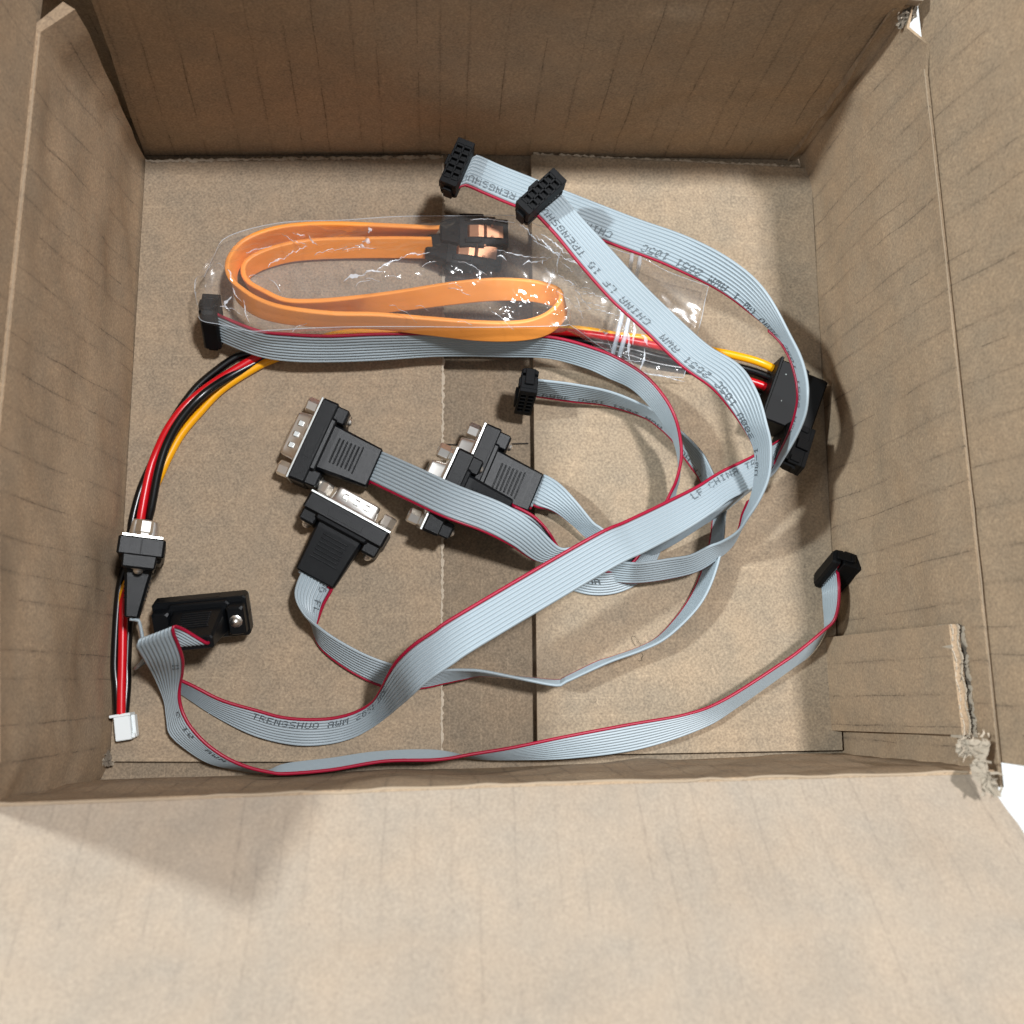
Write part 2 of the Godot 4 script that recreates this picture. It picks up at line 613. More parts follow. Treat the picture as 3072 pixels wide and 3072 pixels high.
func crumple(parent: Node3D, called: String, outline: Array, sd: int, amp: float, mat: Material) -> void:
	# a scrap of torn paper: a fan of creased triangles over an outline, with a thin back
	var r := RandomNumberGenerator.new()
	r.seed = sd
	var g := Geo.new()
	var c := Vector3.ZERO
	for p in outline:
		c += p
	c /= outline.size()
	var rings := [[], [], [], []]
	var n := outline.size() * 4
	for i in n:
		var q := float(i) / 4.0
		var k := int(q)
		var p: Vector3 = outline[k].lerp(outline[(k + 1) % outline.size()], q - k)
		for m in 4:
			var t := 1.0 - m * 0.3
			var j := Vector3(r.randf_range(-1, 1), r.randf_range(-1, 1), r.randf_range(-1, 1)) * amp * (0.4 if m == 0 else 1.0)
			rings[m].append(c.lerp(p, t) + j)
	g.grid(rings, true)
	g.cap(rings[3])
	put(called, g, mat, parent)


# loose slivers of peeled paper round a tear
func fray(parent: Node3D, at: Vector3, reach: float, n: int, sd: int) -> void:
	var r := RandomNumberGenerator.new()
	r.seed = sd
	var g := Geo.new()
	for k in n:
		var p := at + Vector3(r.randf_range(-1, 1), r.randf_range(-0.1, 0.25), r.randf_range(-1, 1)) * reach * 0.6
		var d := Vector3(r.randf_range(-1, 1), r.randf_range(-0.2, 0.7), r.randf_range(-1, 1)).normalized() * reach * r.randf_range(0.15, 0.5)
		var w := d.cross(Vector3(r.randf_range(-1, 1), 1, r.randf_range(-1, 1))).normalized() * r.randf_range(0.12, 0.5)
		var bend := Vector3(r.randf_range(-0.6, 0.6), r.randf_range(0.2, 1.0), r.randf_range(-0.6, 0.6))
		g.grid([[p - w, p + w], [p + d * 0.5 - w * 0.8 + bend, p + d * 0.5 + w * 0.7 + bend], [p + d - w * 0.15 + bend * 0.6, p + d + w * 0.2 + bend * 0.4]])
	put("frayed_paper", g, M.torn if sd % 2 else M.scrap, parent)


func scraps(b: Node3D) -> void:
	# crushed paper at the front right corner
	crumple(b, "crushed_corner", [Vector3(142.4, 88.0, 20.7), Vector3(145.2, 90.0, 20.7), Vector3(150.6, 90.0, 21.3), Vector3(149.6, 90.0, 23.6), Vector3(148.4, 90.0, 26.4), Vector3(145.7, 89.0, 25.1), Vector3(143.3, 89.0, 25.6), Vector3(141.8, 88.0, 25.4), Vector3(141.4, 88.0, 22.9)], 3, 0.8, M.scrap)
	crumple(b, "torn_tongue", [Vector3(143.3, 91.0, 27.1), Vector3(144.9, 92.0, 25.6), Vector3(147.3, 92.0, 26.5), Vector3(147.8, 93.0, 29.1), Vector3(148.4, 95.0, 32.1), Vector3(148.2, 97.0, 35.3), Vector3(146.5, 97.0, 35.1), Vector3(143.8, 96.0, 33.0), Vector3(142.0, 95.0, 30.4)], 9, 0.7, M.scrap)
	crumple(b, "crushed_corner", [Vector3(139.3, 88.0, -197.7), Vector3(142.0, 89.0, -200.6), Vector3(144.5, 89.0, -199.7), Vector3(143.8, 89.0, -196.2), Vector3(141.9, 87.0, -194.7), Vector3(139.7, 86.0, -193.7), Vector3(138.8, 86.0, -195.6)], 21, 0.9, M.core)
	fray(b, Vector3(146.2, 89.0, 22.9), 8.0, 15, 51)
	fray(b, Vector3(145.7, 94.0, 30.6), 7.0, 9, 52)
	fray(b, Vector3(141.2, 88.0, -197.1), 5.0, 9, 53)
	fray(b, Vector3(-112.6, 2.0, 32.7), 3.5, 14, 54)
	crumple(b, "crushed_corner", [Vector3(-114.1, 2.0, 33.9), Vector3(-112.2, 3.0, 29.4), Vector3(-111.0, 2.0, 32.3), Vector3(-111.4, 2.0, 34.9), Vector3(-112.9, 3.0, 35.0)], 17, 0.6, M.core)


# ---------------------------------------------------------------- ribbon cables
# ten wires side by side, from stations [red edge, other edge]; returns the rings [A, B, normal, run]
func ribbon(parent: Node3D, st: Array, tuck := 0.0) -> Array:
	var pa := []
	var pb := []
	for q in st:
		pa.append(Vector3(q[0], q[1], q[2]))
		pb.append(Vector3(q[3], q[4], q[5]))
	var rings := []
	for i in pa.size() - 1:
		var l: float = maxf(pa[i].distance_to(pa[i + 1]), pb[i].distance_to(pb[i + 1]))
		var n := maxi(2, int(l / 1.3))
		for k in n:
			var t := float(k) / n
			rings.append([spline(pa, i, t), spline(pb, i, t), Vector3.UP, 0.0])
	rings.append([pa[-1], pb[-1], Vector3.UP, 0.0])
	var run := 0.0
	for i in rings.size():
		var a: Vector3 = rings[i][0]
		var b: Vector3 = rings[i][1]
		var mid := (a + b) / 2
		var d := (b - a).normalized() * 6.35
		rings[i][0] = mid - d
		rings[i][1] = mid + d
	for i in rings.size():
		var p = rings[maxi(i - 1, 0)]
		var q = rings[mini(i + 1, rings.size() - 1)]
		var t: Vector3 = ((q[0] + q[1]) - (p[0] + p[1])).normalized()
		rings[i][2] = t.cross(rings[i][1] - rings[i][0]).normalized()
		if i > 0:
			run += ((rings[i][0] + rings[i][1]) - (rings[i - 1][0] + rings[i - 1][1])).length() / 2
		rings[i][3] = run
	# grey wires 1..9 as one web with rounded tops and bottoms
	var g := Geo.new()
	var rows := []
	for q in rings:
		var row := []
		var across: Vector3 = (q[1] - q[0]) / 10.0
		for side in [1.0, -1.0]:
			for kk in 9:
				var k: int = kk + 1 if side > 0 else 9 - kk
				for e in [-0.5, -0.40, -0.2, 0.0, 0.2, 0.40]:
					var x: float = e * side
					var hgt := 0.03 if e == -0.5 else sqrt(maxf(0.0, 0.54 * 0.54 - (x * 1.28) ** 2))
					row.append(q[0] + across * (k + 0.5 + x) + q[2] * hgt * side)
		rows.append(row)
	g.grid(rows, true)
	g.cap(rows[-1])
	var first: Array = rows[0].duplicate()
	first.reverse()
	g.cap(first)
	put("grey_wires", g, M.grey, parent, false)
	var gr := Geo.new()
	rows = []
	for q in rings:
		var row := []
		var across: Vector3 = (q[1] - q[0]) / 10.0
		for k in 10:
			var an := TAU * k / 10
			row.append(q[0] + across * (0.5 + 0.46 * cos(an) + tuck * 0.5) + q[2] * (0.58 * sin(an) - tuck * signf(q[2].y)))
		rows.append(row)
	gr.grid(rows, true)
	gr.cap(rows[-1])
	put("red_wire", gr, M.red, parent, false)
	return rings


const FONT := {
	"T": [31, 4, 4, 4, 4, 4, 4], "R": [30, 17, 17, 30, 20, 18, 17], "E": [31, 16, 16, 30, 16, 16, 31], "N": [17, 25, 21, 21, 19, 17, 17], "G": [14, 17, 16, 23, 17, 17, 14],
	"S": [15, 16, 16, 14, 1, 1, 30], "H": [17, 17, 17, 31, 17, 17, 17], "U": [17, 17, 17, 17, 17, 17, 14], "O": [14, 17, 17, 17, 17, 17, 14], "A": [14, 17, 17, 31, 17, 17, 17],
	"W": [17, 17, 17, 21, 21, 21, 10], "M": [17, 27, 21, 21, 17, 17, 17], "C": [14, 17, 16, 16, 16, 17, 14], "V": [17, 17, 17, 17, 17, 10, 4], "F": [31, 16, 16, 30, 16, 16, 16], "L": [16, 16, 16, 16, 16, 16, 31],
	"0": [14, 17, 19, 21, 25, 17, 14], "1": [4, 12, 4, 4, 4, 4, 14], "2": [14, 17, 1, 6, 8, 16, 31], "3": [30, 1, 1, 14, 1, 1, 30], "5": [31, 16, 30, 1, 1, 17, 14], "6": [14, 16, 30, 17, 17, 17, 14], "D": [30, 17, 17, 17, 17, 17, 30], "8": [14, 17, 17, 14, 17, 17, 14], "I": [14, 4, 4, 4, 4, 4, 14], "-": [0, 0, 0, 31, 0, 0, 0], " ": [0, 0, 0, 0, 0, 0, 0],
}


# dot-matrix print that follows the ribbon, on the face along the normal (face 1) or the other one (face -1)
func print_on(parent: Node3D, rings: Array, text: String, s1: float, face: float, t0 := 0.14, tall := 0.30) -> void:
	# letters stand with their tops towards the red edge, so they read backwards along the run on the upper face
	var way := -face
	var s0 := s1 if face < 0.0 else s1 + text.length() * 2.65
	var g := Geo.new()
	var total: float = rings[-1][3]
	var s := s0
	for ch in text:
		var rows: Array = FONT[ch]
		for c in 5:
			for r in 7:
				if not (int(rows[r]) >> (4 - c)) & 1 or rng.randf() < 0.06:
					continue
				var at := s + way * c * 0.40
				if at < 0.5 or at > total - 0.5:
					continue
				var lo := 0
				var hi := rings.size() - 1
				while hi - lo > 1:
					var m := (lo + hi) / 2
					if rings[m][3] <= at:
						lo = m
					else:
						hi = m
				var q = rings[lo]
				var z = rings[hi]
				var w: float = (at - q[3]) / maxf(0.001, z[3] - q[3])
				var a: Vector3 = q[0].lerp(z[0], w)
				var b: Vector3 = q[1].lerp(z[1], w)
				var nn: Vector3 = q[2].lerp(z[2], w).normalized() * face
				var al: Vector3 = ((z[0] + z[1]) - (q[0] + q[1])).normalized()
				var t := t0 + 0.02 + tall * 0.74 * (r + 0.5) / 7.0
				var p := a.lerp(b, t) + nn * 0.57
				var du := al * 0.20
				var dv := (b - a).normalized() * 0.19
				g.face([p - du - dv, p + du - dv, p + du + dv, p - du + dv])
		s += way * 2.65
	if g.v.size():
		put("printed_text", g, M.ink, parent)


func local(c: Vector3, x: Vector3, z: Vector3) -> Transform3D:
	var y := z.cross(x).normalized()
	return Transform3D(Basis(y.cross(z).normalized(), y, z.normalized()), c)


# a nine-way serial plug: z runs from the metal shell (negative) to the cable (positive)
func plug(parent: Node3D, c: Vector3, w: Vector3, r: Vector3, male := true, screws := [-1.0, 1.0]) -> void:
	var I := Transform3D()
	var g := Geo.new()
	g.solid(I, [[0.7, 30.2, 13.7, 0.8], [1.1, 31, 14.5, 0.8], [6.2, 31, 14.5, 0.8], [6.6, 30.4, 13.9, 0.8]])
	g.solid(I, [[6.4, 20.6, 13.4, 1.0], [7.7, 20.4, 13.0, 1.0], [8.2, 19.6, 12.2, 1.0]])
	for s in [-1.0, 1.0]:
		g.solid(here(Vector3(12.1 * s, 0, 0)), [[6.4, 5.9, 10.6, 0.5], [10.2, 5.7, 10.2, 0.5], [10.9, 4.6, 9.2, 0.8]])
	# tapered boot
	g.solid(I, [[7.9, 17.6, 9.4, 0.9], [10.0, 17.3, 9.0, 0.9], [16.0, 16.4, 7.3, 0.9], [22.0, 15.6, 5.6, 0.8], [26.0, 15.0, 4.5, 0.7], [26.5, 14.2, 3.7, 0.6]])
	g.box(here(Vector3(0, 0, 3.6)), Vector3(31.25, 0.35, 5.6), 0.08)
	g.box(here(Vector3(0, 7.28, 3.7)), Vector3(13.0, 0.12, 3.4), 0.05)
	var hood := put("plug_hood", g, M.black, parent, true, local(c, w, r))
	# grip ribs on both faces of the boot
	var gr := Geo.new()
	for s in [-1.0, 1.0]:
		for k in 6:
			var z := 11.4 + k * 1.45
			var y := 0.5 * lerpf(9.0, 4.5, (z - 10.0) / 16.0)
			gr.box(here(Vector3(0, s * (y + 0.02), z)), Vector3(9.6, 0.62, 0.62), 0.2)
		gr.box(here(Vector3(0, s * (0.5 * lerpf(9.0, 4.5, 0.63) + 0.05), 20.1)), Vector3(10.4, 0.6, 0.5), 0.15)
	put("grip_ribs", gr, M.black, hood)
	var p := Geo.new()
	p.box(here(Vector3(0, 0, 0.3)), Vector3(31.2, 12.6, 0.9), 0.15)
	put("flange_plate", p, M.plate, hood)
	# D-shaped shell, hollow
	var sh := Geo.new()
	var rows := []
	for q in [[0.0, 1.9], [-0.5, 1.9], [-0.9, 0.55], [-5.2, 0.0], [-5.8, -0.25], [-5.9, -0.6], [-5.5, -0.8], [-1.0, -0.8]]:
		rows.append(dshape(q[1], q[0]))
	sh.grid(rows, true)
	put("metal_shell", sh, M.nickel, hood, false)
	var ins := Geo.new()
	ins.cap(dshape(-0.7, -1.6 if male else -5.5))
	for k in 5:
		pin(ins, Vector3(-5.5 + k * 2.76, 1.4, -1.6), male)
	for k in 4:
		pin(ins, Vector3(-4.1 + k * 2.76, -1.4, -1.6), male)
	put("pin_insert", ins, M.insert, hood)
	if male:
		var dm := Geo.new()
		for s in [-1.0, 1.0]:
			for k in 3:
				dm.solid(here(Vector3(-4.2 + k * 4.2, s * 4.32, -3.3)), [[-1.2, 1.4, 0.5, 0.1], [-0.7, 2.1, 1.1, 0.2], [0.7, 2.1, 1.1, 0.2], [1.2, 1.4, 0.5, 0.1]])
		put("shell_dimples", dm, M.plate, hood)
	for s in [-1.0, 1.0]:
		var nt := Geo.new()
		nt.lathe(here(Vector3(12.5 * s, 0, -5.2)), [[1.5, 0.6], [1.6, 0.0], [2.35, 0.0], [2.75, 0.5], [2.75, 3.9], [2.3, 4.4], [2.3, 5.3]], 6, 0.3)
		put("jack_nut", nt, M.nickel, hood)
		if not s in screws:
			continue
		var sc := Geo.new()
		sc.lathe(here(Vector3(12.1 * s, 0, 10.6)), [[2.2, 0.0], [2.2, 0.35], [1.5, 0.45], [1.5, 1.1], [0.9, 1.7], [0.3, 1.9]], 10)
		put("screw_end", sc, M.nickel, hood, false)


func dshape(grow: float, z: float) -> Array:
	var out := []
	var h := 4.2 + grow
	var a := 8.5 + grow
	var b := 7.5 + grow
	var corners := [Vector2(a, h), Vector2(-a, h), Vector2(-b, -h), Vector2(b, -h)]
	for i in 4:
		var c: Vector2 = corners[i]
		var pr: Vector2 = (corners[(i + 3) % 4] - c).normalized()
		var nx: Vector2 = (corners[(i + 1) % 4] - c).normalized()
		var r := 2.2
		for k in 5:
			var t := k / 4.0
			var e: Vector2 = (c + pr * r).lerp(c, t).lerp(c.lerp(c + nx * r, t), t)
			out.append(Vector3(e.x, e.y, z))
	return out


func pin(g: Geo, p: Vector3, male: bool) -> void:
	if male:
		g.lathe(here(p), [[0.3, -3.6], [0.5, -3.0], [0.5, 0.0]], 6)
	else:
		g.lathe(here(p + Vector3(0, 0, -4.0)), [[0.25, 0.0], [0.7, -0.05], [0.7, 0.2]], 8)


# a two-row ten-way ribbon socket: x along the rows, y out of the mating face (0 at the face), z away from the ribbon's side
func socket(parent: Node3D, c: Vector3, L: Vector3, Mdir: Vector3, side: int) -> void:
	var x := L.normalized()
	var y := (Mdir - x * Mdir.dot(x)).normalized()
	var z := x.cross(y)
	var s := float(side)
	var T := Transform3D(Basis(x, y, z), c)
	var g := Geo.new()
	# body with ten square openings, built as a deck and a lattice
	g.box(here(Vector3(0, -3.9, 0)), Vector3(17.6, 5.2, 6.0), 0.25)
	for k in 6:
		g.box(here(Vector3(-6.35 + k * 2.54, -0.75, 0)), Vector3(0.8, 1.5, 6.0), 0.12)
	for q in [-2.75, 0.0, 2.75]:
		g.box(here(Vector3(0, -0.76, q)), Vector3(17.4, 1.52, 0.75), 0.12)
	g.box(here(Vector3(-7.8, -0.72, 0)), Vector3(2.0, 1.36, 6.06), 0.12)
	g.box(here(Vector3(7.8, -0.72, 0)), Vector3(2.0, 1.36, 6.06), 0.12)
	# key on the side away from the ribbon
	g.box(here(Vector3(0, -3.0, -s * 3.4)), Vector3(4.2, 4.6, 1.4), 0.2)
	g.box(here(Vector3(-6.9, -4.2, -s * 3.2)), Vector3(2.4, 3.6, 1.0), 0.2)
	g.box(here(Vector3(6.9, -4.2, -s * 3.2)), Vector3(2.4, 3.6, 1.0), 0.2)
	var body := put("ribbon_socket", g, M.socket, parent, true, T)
	var cap := Geo.new()
	cap.solid(Transform3D(Basis(Vector3(1, 0, 0), Vector3(0, 0, 1), Vector3(0, -1, 0)), Vector3(0, -7.6, 0)), [[0.0, 17.2, 6.0, 0.4], [1.6, 17.2, 6.0, 0.6], [2.6, 15.4, 4.6, 0.6]])
	cap.box(here(Vector3(0, -7.1, -s * 2.9)), Vector3(16.4, 1.2, 0.6), 0.1)
	put("pressed_cap", cap, M.socket, body)
	for e in [-1.0, 1.0]:
		var cl := Geo.new()
		cl.box(here(Vector3(9.1 * e, -6.0, 0)), Vector3(0.9, 6.0, 3.2), 0.2)
		cl.box(here(Vector3(9.5 * e, -3.4, 0)), Vector3(0.9, 1.4, 3.2), 0.2)
		put("locking_clip", cl, M.socket, body)


func ribbon_cable_1() -> void:
	var t := thing("ribbon_cable", "grey ribbon cable arching past the right wall, its socket dark at the back wall", "cable", "grey serial ribbon cables")
	var r := ribbon(t, [[-0.3, 29.9, -165.9, 4.4, 29.9, -177.7],
		[4.3, 30.0, -164.1, 9.0, 30.0, -175.9],
		[6.8, 29.5, -165.6, 11.0, 30.1, -177.6],
		[15.0, 29.0, -162.5, 19.2, 29.6, -174.5],
		[24.9, 29.0, -158.5, 29.9, 30.1, -170.1],
		[51.5, 30.0, -147.7, 57.4, 31.5, -158.9],
		[62.3, 31.0, -143.2, 69.2, 33.1, -153.7],
		[76.7, 32.0, -137.3, 83.8, 36.8, -146.7],
		[91.8, 34.0, -129.1, 97.5, 43.2, -135.7],
		[102.5, 36.0, -120.8, 106.7, 47.4, -124.4],
		[113.3, 38.0, -111.1, 114.8, 49.7, -106.3],
		[116.6, 40.0, -105.0, 117.3, 51.1, -98.8],
		[118.6, 41.0, -98.4, 118.4, 52.0, -92.1],
		[119.7, 41.0, -90.9, 118.3, 52.7, -86.1],
		[120.2, 38.0, -85.4, 118.4, 49.5, -80.3],
		[119.8, 32.0, -78.7, 117.4, 43.8, -74.7],
		[118.7, 24.0, -72.5, 115.4, 35.6, -68.5],
		[117.1, 17.0, -66.9, 113.1, 28.6, -63.8],
		[108.7, 13.0, -59.7, 105.6, 25.3, -59.0],
		[101.0, 10.0, -53.3, 97.9, 22.3, -53.9],
		[93.8, 8.0, -48.6, 90.6, 20.2, -50.0],
		[83.0, 5.0, -41.7, 82.4, 17.3, -44.6],
		[74.2, 3.0, -37.7, 73.2, 15.2, -41.1],
		[64.4, 2.0, -36.2, 63.8, 14.1, -40.1],
		[52.2, 3.0, -44.3, 56.8, 14.6, -46.6],
		[47.0, 3.5, -49.0, 53.3, 14.5, -49.2],
		[39.1, 5.0, -53.9, 46.8, 14.5, -57.3],
		[32.2, 7.0, -55.5, 36.6, 7.5, -67.3],
		[31.9, 7.2, -53.9, 36.8, 7.2, -65.7],
		[28.5, 7.2, -55.3, 33.3, 7.2, -67.1]], 0.55)
	print_on(t, r, "CHINA F L 16 TRENGSHUO", 4.5, face_up(r, 8), 0.16, 0.26)
	print_on(t, r, "AWM 2651 105C 300V VW-1 AWM 2651 105C", 74.0, face_up(r, 60), 0.12, 0.3)
	socket(t, Vector3(4.1, 37.0, -171.0), Vector3(0.370, 0.000, -0.929), Vector3(-0.014, 1.000, -0.006), 1)
	plug(t, Vector3(9.2, 7.2, -70.2), Vector3(0.381, -0.000, -0.924), Vector3(0.924, 0.000, 0.381), false)


func ribbon_cable_2() -> void:
	var t := thing("ribbon_cable", "grey ribbon cable over the zip bag, its ten-hole socket facing up, plug at upper left", "cable", "grey serial ribbon cables")
	var r := ribbon(t, [[25.2, 48.0, -149.4, 34.2, 48.0, -158.4],
		[28.7, 48.0, -145.9, 37.7, 48.0, -154.8],
		[29.5, 47.0, -147.8, 39.1, 45.6, -155.9],
		[36.3, 47.0, -140.7, 46.8, 44.8, -147.5],
		[45.1, 46.0, -130.1, 55.3, 45.5, -137.6],
		[55.2, 45.0, -118.9, 65.7, 45.3, -126.0],
		[66.3, 44.0, -109.1, 77.2, 43.5, -115.6],
		[78.2, 43.0, -97.9, 88.7, 43.5, -105.0],
		[89.0, 41.0, -90.6, 98.0, 46.7, -97.4],
		[95.5, 40.0, -83.5, 102.5, 49.5, -88.1],
		[100.9, 38.0, -77.0, 105.3, 49.9, -77.1],
		[104.6, 36.0, -70.6, 107.0, 48.4, -69.7],
		[105.6, 33.0, -62.8, 107.0, 45.4, -60.5],
		[105.4, 29.0, -55.6, 104.9, 41.5, -53.5],
		[104.6, 24.0, -50.5, 102.5, 36.3, -48.3],
		[105.2, 18.0, -46.2, 100.5, 29.6, -43.9],
		[103.5, 13.0, -40.5, 96.7, 23.7, -41.4],
		[98.6, 10.0, -35.8, 92.8, 20.5, -40.1],
		[92.2, 8.0, -31.8, 86.8, 18.1, -37.2],
		[82.4, 6.0, -29.2, 79.5, 16.2, -36.1],
		[71.3, 5.0, -27.7, 69.3, 15.4, -34.7],
		[61.5, 3.0, -28.3, 62.3, 13.6, -35.4],
		[50.9, 3.0, -30.7, 54.5, 14.0, -36.0],
		[42.8, 5.0, -34.6, 47.1, 15.9, -39.5],
		[32.9, 8.0, -35.3, 41.1, 16.6, -39.8],
		[23.6, 16.0, -39.6, 31.8, 21.9, -47.3],
		[14.1, 21.5, -43.5, 21.1, 24.2, -53.7],
		[-0.4, 23.5, -48.5, 5.1, 25.4, -59.8],
		[-13.3, 17.0, -55.5, -7.7, 18.6, -66.8],
		[-26.3, 7.6, -63.0, -21.8, 7.6, -74.9],
		[-25.7, 7.2, -62.2, -20.8, 7.2, -74.0],
		[-29.1, 7.2, -63.6, -24.2, 7.2, -75.4]], 0.55)
	print_on(t, r, "VW-1 300V 105C 2651 AWM  CHINA LF 16 TRENGSHUO", 5.0, face_up(r, 8), 0.14, 0.28)
	print_on(t, r, "TRENGSHUO 16LF CHINA AWM 2651", 150.0, face_up(r, 80), 0.5, 0.3)
	socket(t, Vector3(31.4, 55.0, -152.2), Vector3(0.710, 0.000, -0.705), Vector3(-0.000, 1.000, 0.000), 1)
	plug(t, Vector3(-48.4, 7.2, -78.4), Vector3(0.380, -0.000, -0.925), Vector3(0.925, 0.000, 0.380))


func ribbon_cable_3() -> void:
	var t := thing("ribbon_cable", "grey ribbon cable under the orange cable, its socket half covered by the bag", "cable", "grey serial ribbon cables")
	var r := ribbon(t, [[-84.2, 19.1, -121.2, -84.8, 8.4, -114.5],
		[-79.2, 18.9, -121.1, -79.8, 8.2, -114.3],
		[-78.8, 19.0, -120.6, -79.4, 8.3, -113.8],
		[-65.1, 19.0, -115.3, -66.4, 8.2, -108.8],
		[-53.6, 19.0, -114.1, -54.9, 8.6, -107.0],
		[-39.9, 19.0, -113.9, -40.9, 8.3, -107.1],
		[-23.4, 19.0, -115.0, -23.9, 8.3, -108.1],
		[-1.6, 19.0, -115.6, -1.5, 7.3, -110.5],
		[20.5, 19.0, -115.7, 21.2, 7.3, -110.9],
		[38.9, 20.0, -114.9, 38.7, 8.1, -110.4],
		[55.3, 22.0, -109.9, 51.4, 10.4, -106.6],
		[63.7, 24.0, -105.3, 59.8, 12.3, -102.3],
		[71.3, 26.0, -99.2, 67.8, 13.9, -98.1],
		[76.9, 28.0, -91.5, 74.5, 15.5, -90.9],
		[80.4, 28.0, -84.6, 79.6, 15.3, -83.9],
		[82.5, 26.0, -77.6, 83.4, 13.4, -78.6],
		[83.2, 24.0, -70.5, 85.4, 11.6, -71.8],
		[81.9, 21.0, -63.1, 85.6, 9.1, -65.4],
		[80.3, 18.0, -58.9, 85.0, 6.4, -61.3],
		[75.6, 13.0, -48.4, 83.6, 3.2, -50.3],
		[70.1, 10.0, -38.0, 79.5, 1.5, -39.0],
		[65.3, 9.0, -33.6, 74.4, 0.6, -30.6],
		[58.6, 9.0, -32.5, 64.8, 0.6, -25.2],
		[51.2, 9.0, -33.5, 53.7, 0.6, -24.3],
		[45.5, 10.0, -36.7, 42.7, 0.6, -28.6],
		[41.1, 13.0, -40.3, 38.4, 0.8, -38.3],
		[37.9, 16.0, -44.7, 34.4, 3.9, -43.2],
		[32.6, 15.0, -51.0, 26.9, 6.2, -43.8],
		[25.7, 14.0, -54.9, 20.3, 10.1, -44.1],
		[25.4, 11.0, -55.9, 20.3, 9.6, -44.4],
		[22.1, 11.6, -57.3, 16.9, 10.2, -45.8]])
	print_on(t, r, "TRENGSHUO 16LF CHINA", 250.0, face_up(r, 330), 0.3, 0.3)
	socket(t, Vector3(-82.1, 9.9, -123.7), Vector3(0.046, 0.845, -0.533), Vector3(-0.000, -0.534, -0.846), -1)
	plug(t, Vector3(-1.8, 15.2, -60.5), Vector3(0.404, 0.112, -0.908), Vector3(0.907, -0.180, 0.382), false)


func ribbon_cable_4() -> void:
	var t := thing("ribbon_cable", "grey ribbon cable standing on edge in a loop, from the upright middle socket", "cable", "grey serial ribbon cables")
	var r := ribbon(t, [[27.8, 5.0, -97.6, 28.4, 17.4, -100.5],
		[32.7, 4.9, -96.9, 33.3, 17.3, -99.8],
		[33.4, 5.0, -96.8, 34.0, 17.3, -99.7],
		[47.3, 4.0, -95.3, 47.0, 16.2, -98.7],
		[60.8, 2.0, -94.6, 60.7, 14.6, -96.5],
		[74.3, 1.0, -91.0, 73.3, 13.6, -91.7],
		[80.9, 0.8, -86.8, 80.1, 13.4, -87.7],
		[86.2, 0.8, -81.5, 86.1, 13.5, -82.5],
		[89.5, 0.8, -76.1, 90.4, 13.2, -78.7],
		[92.7, 0.8, -71.5, 94.2, 13.1, -74.2],
		[95.6, 0.8, -67.2, 97.2, 13.4, -67.7],
		[100.1, 0.8, -56.2, 101.7, 13.4, -56.9],
		[99.9, 0.8, -50.4, 101.2, 13.4, -51.6],
		[98.9, 0.8, -44.2, 100.5, 13.4, -44.5],
		[96.9, 0.8, -36.9, 98.8, 13.4, -36.7],
		[93.8, 0.8, -29.3, 95.7, 13.3, -27.9],
		[90.4, 0.8, -22.8, 91.6, 13.2, -20.6],
		[85.2, 0.8, -15.7, 85.5, 13.4, -14.0],
		[78.6, 0.8, -8.9, 77.9, 13.4, -7.9],
		[71.7, 0.8, -5.2, 69.7, 13.3, -4.1],
		[62.2, 0.8, -1.9, 60.5, 13.4, -0.9],
		[55.8, 0.8, 0.1, 54.5, 13.4, 1.6],
		[45.3, 0.8, 5.1, 43.6, 13.3, 6.5],
		[41.6, 0.8, 6.4, 40.1, 13.3, 7.8],
		[29.3, 0.8, 5.4, 28.2, 13.5, 5.6],
		[15.4, 0.8, 4.5, 14.9, 13.4, 2.9],
		[8.8, 0.8, 5.7, 8.4, 13.0, 2.4],
		[1.4, 0.8, 7.4, 2.8, 12.4, 2.4],
		[-5.8, 0.8, 9.0, -2.9, 11.6, 2.9],
		[-13.1, 0.8, 9.3, -9.3, 10.6, 2.2],
		[-20.7, 0.8, 8.4, -16.5, 9.7, 0.5],
		[-29.5, 0.8, 4.4, -25.3, 10.4, -2.7],
		[-36.8, 0.8, -0.3, -33.5, 11.1, -6.9],
		[-42.0, 0.8, -4.9, -39.1, 11.9, -10.4],
		[-44.2, 2.0, -10.0, -43.1, 14.2, -13.5],
		[-42.9, 3.0, -14.3, -46.8, 14.8, -16.8],
		[-40.5, 5.0, -20.0, -50.0, 12.7, -23.3],
		[-37.2, 7.5, -26.0, -48.5, 8.0, -31.8],
		[-38.6, 7.6, -25.3, -49.8, 8.0, -31.2],
		[-36.9, 7.6, -28.5, -48.1, 8.0, -34.5]])
	print_on(t, r, "LF HUF   AWM 2651 105C 300V", 8.0, face_up(r, 6), 0.12, 0.26)
	print_on(t, r, "16 FL", r[-1][3] - 18.0, face_up(r, r.size() - 12), 0.14, 0.3)
	socket(t, Vector3(29.6, 12.8, -91.9), Vector3(-0.048, -0.972, 0.229), Vector3(-0.116, 0.233, 0.965), -1)
	plug(t, Vector3(-31.4, 7.8, -52.3), Vector3(0.882, -0.031, 0.469), Vector3(-0.469, 0.003, 0.883))


